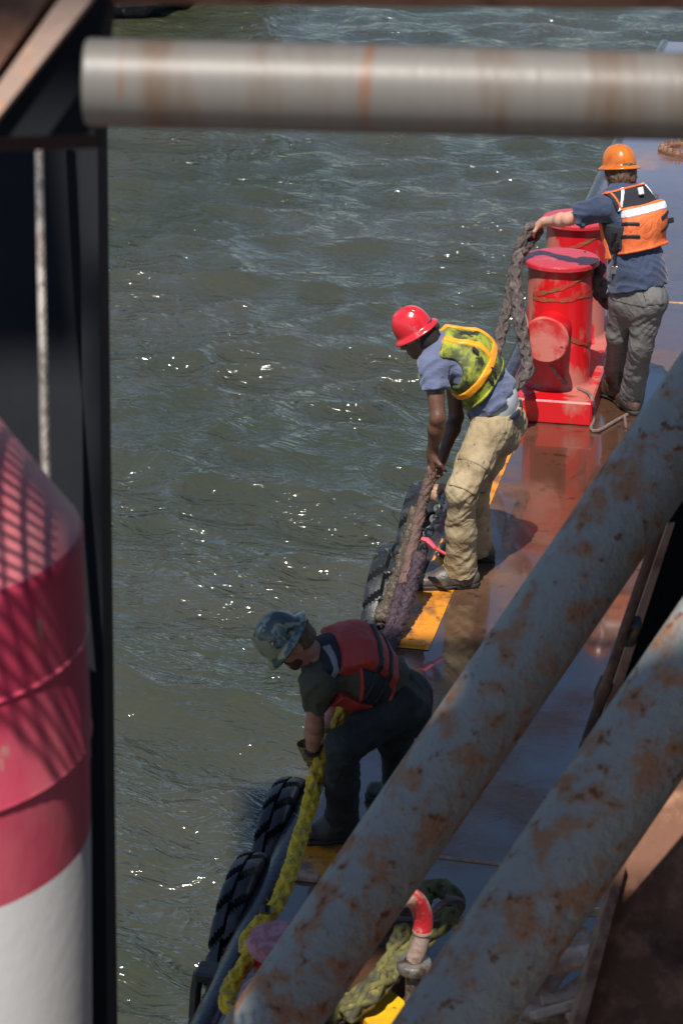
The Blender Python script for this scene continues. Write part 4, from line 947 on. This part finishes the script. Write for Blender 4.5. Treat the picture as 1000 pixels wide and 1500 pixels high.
Y = p.vestvol(.036); Y.cut(T(0, .095, 0), -p.sp); Y.cut(T(-.150, 0, 0), -p.side+p.sp*-.25); Y.cut(T(.160, 0, 0), p.side-p.sp*-.25); Y.cut(T(0, .218, 0), p.sp-p.back*.1); Y.cut(T(0, 0, -.06), -p.back)
Ym = p.add(Y, 'yoke', M['blackmesh'], vest)
for sgn in (-1, 1):
    Q = Y.like(.004); Q.slab(T(sgn*.125, .16, 0), p.side+p.sp*.5*sgn, .018); p.add(Q, 'reflective_strip', M['reflect'], vest)
    Q = Y.like(.006); Q.slab(T(sgn*.152, .12, 0), p.side-p.sp*.25*-sgn*-1, .014); p.add(Q, 'edge_piping', M['orangetrim'], vest)
Q = Y.like(.006); Q.slab(T(0, .212, 0), p.sp-p.back*.1, .012); p.add(Q, 'edge_piping', M['orangetrim'], vest)
b = MB(); q = T(0, .185, .142); b.box(q, (p.side, p.sp, p.back), (.018, .022, .008), .004); b.build('grey_tab', M['reflect'], parent=vest)
# black side panel, straps and buckle on the left flank
S_ = p.vestvol(.03); S_.cut(T(-.11, 0, 0), p.side); S_.cut(T(0, -.15, 0), -p.sp); S_.cut(T(0, .03, 0), p.sp+p.back*.35)
p.add(S_, 'side_panel', M['blackmesh'], vest)
F_ = p.vestvol(.05); F_.cut(T(0, 0, -.05), p.back); F_.cut(T(0, -.20, 0), -p.sp); F_.cut(T(0, .13, 0), p.sp); F_.cut(T(-.19, 0, 0), -p.side); p.add(F_, 'front_panel', M['orange'], vest)
for q, ax_ in ((T(-.20, -.06, .045), (nrm(p.sp+p.back*.6), p.back, p.side)), (T(-.20, -.12, .045), (nrm(p.sp+p.back*.6), p.back, p.side)), (T(.235, -.045, .06), (p.side, p.sp, p.back))):
    b = MB(); b.box(q, ax_, (.032, .016, .012), .004); b.build('buckle', M['blackweb'], parent=vest)
b = MB(); q0 = T(-.195, -.14, .03); b.tube([q0, q0-UP*.07, q0-UP*.10], .009, 6); b.build('loose_strap', M['blackweb'], parent=vest)
b = MB(); q0 = q0-UP*.125; b.box(q0, (V3(1, 0, 0), UP, V3(0, 1, 0)), (.018, .024, .005), .003); b.build('metal_clip', M['galv'], parent=vest)
# belt line, pockets, label
b = MB(); q = U(968, 411, 12.94); 
def on_back(Vv, pt, d):                     # march from pt along d until the garment surface is met
    pt = np.asarray(pt, float)
    for i in range(400):
        ij = np.round((pt-Vv.lo)/Vv.h).astype(int)
        if (ij < 0).any() or (ij >= Vv.n).any(): pt = pt+d*.004; continue
        if Vv.d[tuple(ij)] < 0: return pt
        pt = pt+d*.004
    return None
q = on_back(p.tv, U(968, 414, 12.5), nrm(ray(968, 414)))
if q is not None:
    b.box(q, (V3(1, .3, 0), UP, V3(-.3, 1, 0)), (.014, .014, .005), .002); b.build('label_patch', M['patch'], parent=p.o)
for (u0, v0, uw, vh, nm) in ((955, 430, .060, .065, 'back_pocket'), (922, 430, .058, .065, 'back_pocket')):
    q = on_back(p.tv, U(u0, v0, 12.5), nrm(ray(u0, v0)))
    if q is not None:
        Q = p.tv.like(.005); ax = np.array([nrm(V3(.85, .45, 0)), nrm(V3(-.45, .85, .1)), UP]); Bx = p.vol(); Bx.box(q, ax, (uw, .12, vh), .01); Q.inter(Bx); p.add(Q, nm, M['greyjean'], bpy.data.objects[p.o.name])

# ================= man in the red hard hat (middle) =================
p = Person('person in red hard hat, lime vest and khaki trousers bending to haul a muddy hawser', M['skin2'],
  dict(LA=(674, 832, 10.86), LK=(676, 720, 10.74), LH=(714, 634, 10.94), RA=(698, 801, 11.22), RK=(694, 712, 11.12), RH=(738, 618, 11.20),
       W=(724, 580, 11.04), C=(683, 530, 11.02), N=(638, 509, 11.02), HC=(612, 492, 11.0), LS=(634, 537, 10.86), RS=(660, 505, 11.20),
       LE=(641, 612, 10.76), LW=(633, 662, 10.86), RE=(668, 610, 11.18), RW=(648, 668, 11.06)),
  V3(-.05, 10.2, -.05), V3(1.3, 11.75, 1.6), V3(-.52, .02, .85), V3(-.82, .30, -.50), .91)
hd = nrm(V3(-.05, .05, -1))
p.body([(p.J['LW'], hd, V3(.9, .35, 0), V3(.2, -.9, 0), 1.1), (p.J['RW'], V3(-.25, -.2, -1), V3(-.9, -.3, 0), V3(0, -.9, 0), 1.1)])
p.trousers(M['khaki'], g=.018, hem=(.090, .088), seed=11, top=.135, wr=.0048)
# white undershirt band at the waist
Q = p.vol(.0058); p.torso(Q, .003); Q.cut(p.top_p+p.wd*-.03, -p.wd); Q.cut(p.top_p+p.wd*.12, p.wd); p.add(Q, 'undershirt', M['white'])
p.belt(M['belt'], .038, -.018)
for a_ in (-.13, -.03, .07, .15):
    B_ = p.pv.like(.022); B_.slab(p.top_p+p.wd*-.016, p.wd, .052); B_.slab(p.P+p.side*a_, p.side, .014); p.add(B_, 'belt_loop', M['khaki'])
p.shirt(M['bluegrey'], g=.018, sl=.44, slr=.076, hem=U(729, 578, p.J['W'][1]), hn=p.sp*.75+p.wd*.25, seed=21, wr=.007)
p.boot('L', p.J['LA']*0+V3(-1, -.12, 0), M['bootmud'], scale=1.12); p.boot('R', V3(-.95, .25, 0), M['bootmud'])
# cargo pocket on the left thigh
H, K = p.J['LH'], p.J['LK']; d = nrm(K-H); out = nrm(V3(-.25, -1, .1)); fw = np.cross(out, d)
for (nm, c_, half, g_) in (('cargo_pocket', .62, (.095, .075), .010), ('pocket_flap', .42, (.022, .082), .016)):
    q = H+(K-H)*(c_)+out*.08; Bx = p.vol(); Bx.box(q, np.array([d, nrm(fw), nrm(np.cross(d, fw))]), (half[0], half[1], .10), .01); Q = p.tv.like(g_); Q.inter(Bx); p.add(Q, nm, M['khaki'])
p.hair(M['hairdark'], low=-.06, g=.005, cutfwd=.02, amp=.002)
p.hat(M['hatred'], lift=.05, tilt=.02, knob='grey', back=.0, L=.138, W=.118)
r_, f_, u_ = p.hr, p.hf, p.hu; W_, L_, Z_ = .8*.118*p.k, .8*.138*p.k, .125*p.k; x_, y_ = -.042*p.k, -.060*p.k
z_ = Z_*math.sqrt(1-(x_/W_)**2-(y_/L_)**2); nl = nrm(r_*x_/W_**2+f_*y_/L_**2+u_*z_/Z_**2); tg_ = nrm(np.cross(nl, r_))
b = MB(); b.box(p.J['HC']+u_*.05*p.k+r_*x_+f_*y_+u_*z_+nl*.002, (nrm(np.cross(tg_, nl)), tg_, nl), (.018, .006, .002)); b.build('sticker', M['reflect'], parent=p.o)
T = p.T; V = p.vestvol(.034)
V.cut(T(0, -.16, 0), -p.sp-p.back*-.0); V.cut(T(0, .20, 0), p.sp)
for sgn in (-1, 1):                         # arm holes
    SH = p.J['LS' if sgn < 0 else 'RS']
    V.cone(SH-p.sp*.06+p.side*sgn*.035, SH+p.side*sgn*.2-p.sp*.06, .115, .14, .01, 's'); V.cone(SH+p.sp*.06+p.side*sgn*.05, SH+p.side*sgn*.06-p.sp*.05, .09, .10, .01, 's')
V.folds(.006, (p.side, p.sp, p.back), (.10, .10, .10), 13)
vest = p.add(V, 'safety_vest', M['hivis'])
Q = V.like(.004); Q.cut(T(0, -.09, 0), p.sp); Q.cut(T(-.115, 0, 0), -p.side+p.back*.2); Q.cut(T(0, 0, .03), -p.back); p.add(Q, 'lower_back', M['hivisdark'], vest)
Q = V.like(.008); Q.slab(T(0, -.065, 0), p.sp-p.side*.04, .042); p.add(Q, 'orange_band', M['orangeband'], vest)
for sgn in (-1, 1):
    Q = V.like(.008); Q.slab(T(sgn*.075, 0, 0), p.side, .032); Q.cut(T(0, -.06, 0), -p.sp); Q.cut(T(0, 0, -.02), -p.back); p.add(Q, 'orange_strap', M['orangeband'], vest)
for (a_, b_, c_) in ((-.12, .05, .13), (-.125, -.09, .13), (-.15, -.11, .12)):
    q = on_back(V, T(a_, b_, c_+.12), -p.back)
    if q is not None:
        b = MB(); b.box(q+p.back*.008, (nrm(p.sp+p.side*.2), p.side, p.back), (.02, .015, .007), .003); b.build('buckle', M['blackweb'], parent=vest)
Q = V.like(.007); Q.slab(T(0, -.155, 0), p.sp, .014); p.add(Q, 'hem_piping', M['hivisedge'] if 'hivisedge' in M else M['hivis'], vest)

# ================= man in the camouflage hard hat (near) =================
p = Person('person in camouflage hard hat, sunglasses and red life vest stooping over the yellow hawser', M['skin3'],
  dict(LA=(500, 1207, 8.30), LK=(503, 1090, 8.10), LH=(577, 1040, 8.28), RA=(594, 1187, 8.60), RK=(578, 1085, 8.48), RH=(592, 1020, 8.50),
       W=(562, 1002, 8.38), C=(518, 976, 8.32), N=(466, 970, 8.28), HC=(429, 940, 8.24), LS=(464, 1002, 8.14), RS=(484, 956, 8.46),
       LE=(461, 1060, 8.22), LW=(457, 1106, 8.34), RE=(488, 1046, 8.50), RW=(478, 1082, 8.42)),
  V3(-.62, 7.6, -.05), V3(.75, 9.05, 1.35), V3(-.66, -.10, .72), V3(-.70, -.14, -.66), .83)
p.body([(p.J['LW'], V3(.12, -.1, -1), V3(.9, .2, .1), V3(.1, -.9, 0), 1.1), (p.J['RW'], V3(-.2, -.3, -1), V3(-.9, -.2, 0), V3(0, -.9, 0), 1.1)])
# gloves
for a_, dd in (('L', V3(.12, -.1, -1)), ('R', V3(-.2, -.3, -1))):
    g = p.vol(.0046, [p.J[a_+'W']], .2); W_ = p.J[a_+'W']; dn = nrm(dd)
    p.hand(g, W_, dn, V3(.9 if a_ == 'L' else -.9, .2, .1), V3(.1, -.9, 0), 1.1, 1.06, 0, 1.25); o = p.add(g, 'glove', M['glove'])
    b = MB(); b.lathe(W_-dn*.055, dn, [(.056, 0), (.054, .012), (.042, .05), (.036, .075), (.034, .06), (.046, .02), (.056, 0)], 24); b.build('cuff', M['gloveyellow'] if 'gloveyellow' in M else M['glove'], parent=o)
b = MB(); W_ = p.J['LW']; dn = nrm(p.J['LW']-p.J['LE']); b.lathe(W_-dn*.065, dn, [(.034, 0), (.037, .004), (.037, .024), (.034, .028)], 20); b.build('wrist_band', M['blackweb'], parent=p.o)
p.trousers(M['blackjean'], g=.016, hem=(.078, .080), seed=31, top=.10, wr=.006)
p.shirt(M['olive'], g=.013, sl=.50, slr=.066, hem=p.P+p.sp*.07, hn=p.sp*.7+p.wd*.3, seed=41, wr=.007, flare=.022)
Q = p.vol(.0058); p.torso(Q, .004); Q.cut(p.P+p.sp*.02, -p.sp); Q.cut(p.P+p.sp*.10, p.sp); p.add(Q, 'undershirt', M['blackmesh'])
p.boot('L', V3(-1, -.15, 0), M['bootdark'], shaft=.30); p.boot('R', V3(-.9, .3, 0), M['bootdark'], shaft=.30)
p.hair(M['hairbrown'], low=-.05, g=.004, cutfwd=-.005, amp=.002)
# beard, sunglasses
r_, f_, u_ = p.hr, p.hf, p.hu; c = p.J['HC']; ax = np.array([r_, f_, u_])
lc = lambda x, y, z: c+(r_*x+f_*y+u_*z)*p.k
V = p.vol(.0042, [c], .2); V.ball(lc(0, .030, -.047), (.061, .071, .069), ax, .02); V.ball(lc(0, .073, -.09), (.034, .030, .029), ax, .02); V.cone(lc(-.024, .093, -.044), lc(.024, .093, -.044), .009, .009, .01)
V.cut(lc(0, 0, -.040), u_*.9+f_*-.12); V.cut(lc(0, -.002, 0), -f_); V.cone(lc(-.018, .104, -.058), lc(.018, .104, -.058), .009, .009, .004, 's'); p.add(V, 'beard', M['beard'])
b = MB()
for sgn in (-1, 1):
    q = lc(sgn*.034, .104, .010); a1 = nrm(r_-f_*.35*sgn); b.box(q, (a1, u_, np.cross(a1, u_)), (.029, .019, .004), .003)
sg = b.build('sunglasses', M['glass'], parent=p.o)
b = MB()
for sgn in (-1, 1): b.tube([lc(sgn*.064, .09, .02), lc(sgn*.084, .03, .018), lc(sgn*.084, -.01, .012)], .0035, 6)
b.build('temple', M['galv'], parent=sg)
p.hat(M['hatcamo'], lift=.058, tilt=.22, back=.022, L=.160, W=.138, dome=.77)
hats = [o for o in p.o.children if o.name.startswith('hard_hat')]
T = p.T; V = p.vestvol(.055)
V.cut(T(0, -.15, 0), -p.sp); V.cut(T(0, .15, 0), p.sp); V.cut(T(0, 0, .025), -p.back); V.cut(T(-.165, 0, 0), -p.side-p.sp*.0); V.cut(T(.19, 0, 0), p.side)
V.folds(.006, (p.side, p.sp, p.back), (.12, .12, .12), 23); vest = p.add(V, 'life_vest', M['redvest'])
for hh in (-.02, -.095):
    Q = V.like(.007); Q.slab(T(0, hh, 0), p.sp, .024); Q.cut(T(.10, 0, 0), p.side); p.add(Q, 'strap', M['blackweb'], vest)
Y = p.vestvol(.034); Y.cut(T(0, .145, 0), -p.sp-p.back*.25); Y.cut(T(0, .225, 0), p.sp); Y.cut(T(-.165, 0, 0), -p.side); Y.cut(T(.165, 0, 0), p.side); p.add(Y, 'yoke', M['blackmesh'], vest)
Q = Y.like(.005); Q.slab(T(0, .212, 0), p.sp-p.side*.25, .024); Q.cut(T(-.02, 0, 0), p.side); p.add(Q, 'reflective_strip', M['grey'], vest)
S_ = p.vestvol(.032); S_.cut(T(-.10, 0, 0), p.side); S_.cut(T(0, -.16, 0), -p.sp); S_.cut(T(0, .02, 0), p.sp+p.back*-.5); S_.cut(T(0, 0, .09), p.back); p.add(S_, 'side_panel', M['blackmesh'], vest)
for hh in (-.02, -.095):
    Q = S_.like(.006); Q.slab(T(0, hh, 0), p.sp, .022); p.add(Q, 'strap', M['blackweb'], vest)
F_ = p.vestvol(.06); F_.cut(T(0, 0, -.06), p.back); F_.cut(T(0, -.17, 0), -p.sp); F_.cut(T(0, .10, 0), p.sp); F_.folds(.008, (p.side, p.sp, p.back), (.1, .1, .1), 29); p.add(F_, 'front_panel', M['redvest'], vest)
Q = S_.like(.006); Q.slab(T(0, -.155, 0), p.sp, .014); p.add(Q, 'hem_piping', M['redvest'], vest)
Q = S_.like(.006); Q.slab(T(0, .018, 0), p.sp+p.back*-.5, .014); p.add(Q, 'edge_piping', M['redvest'], vest)
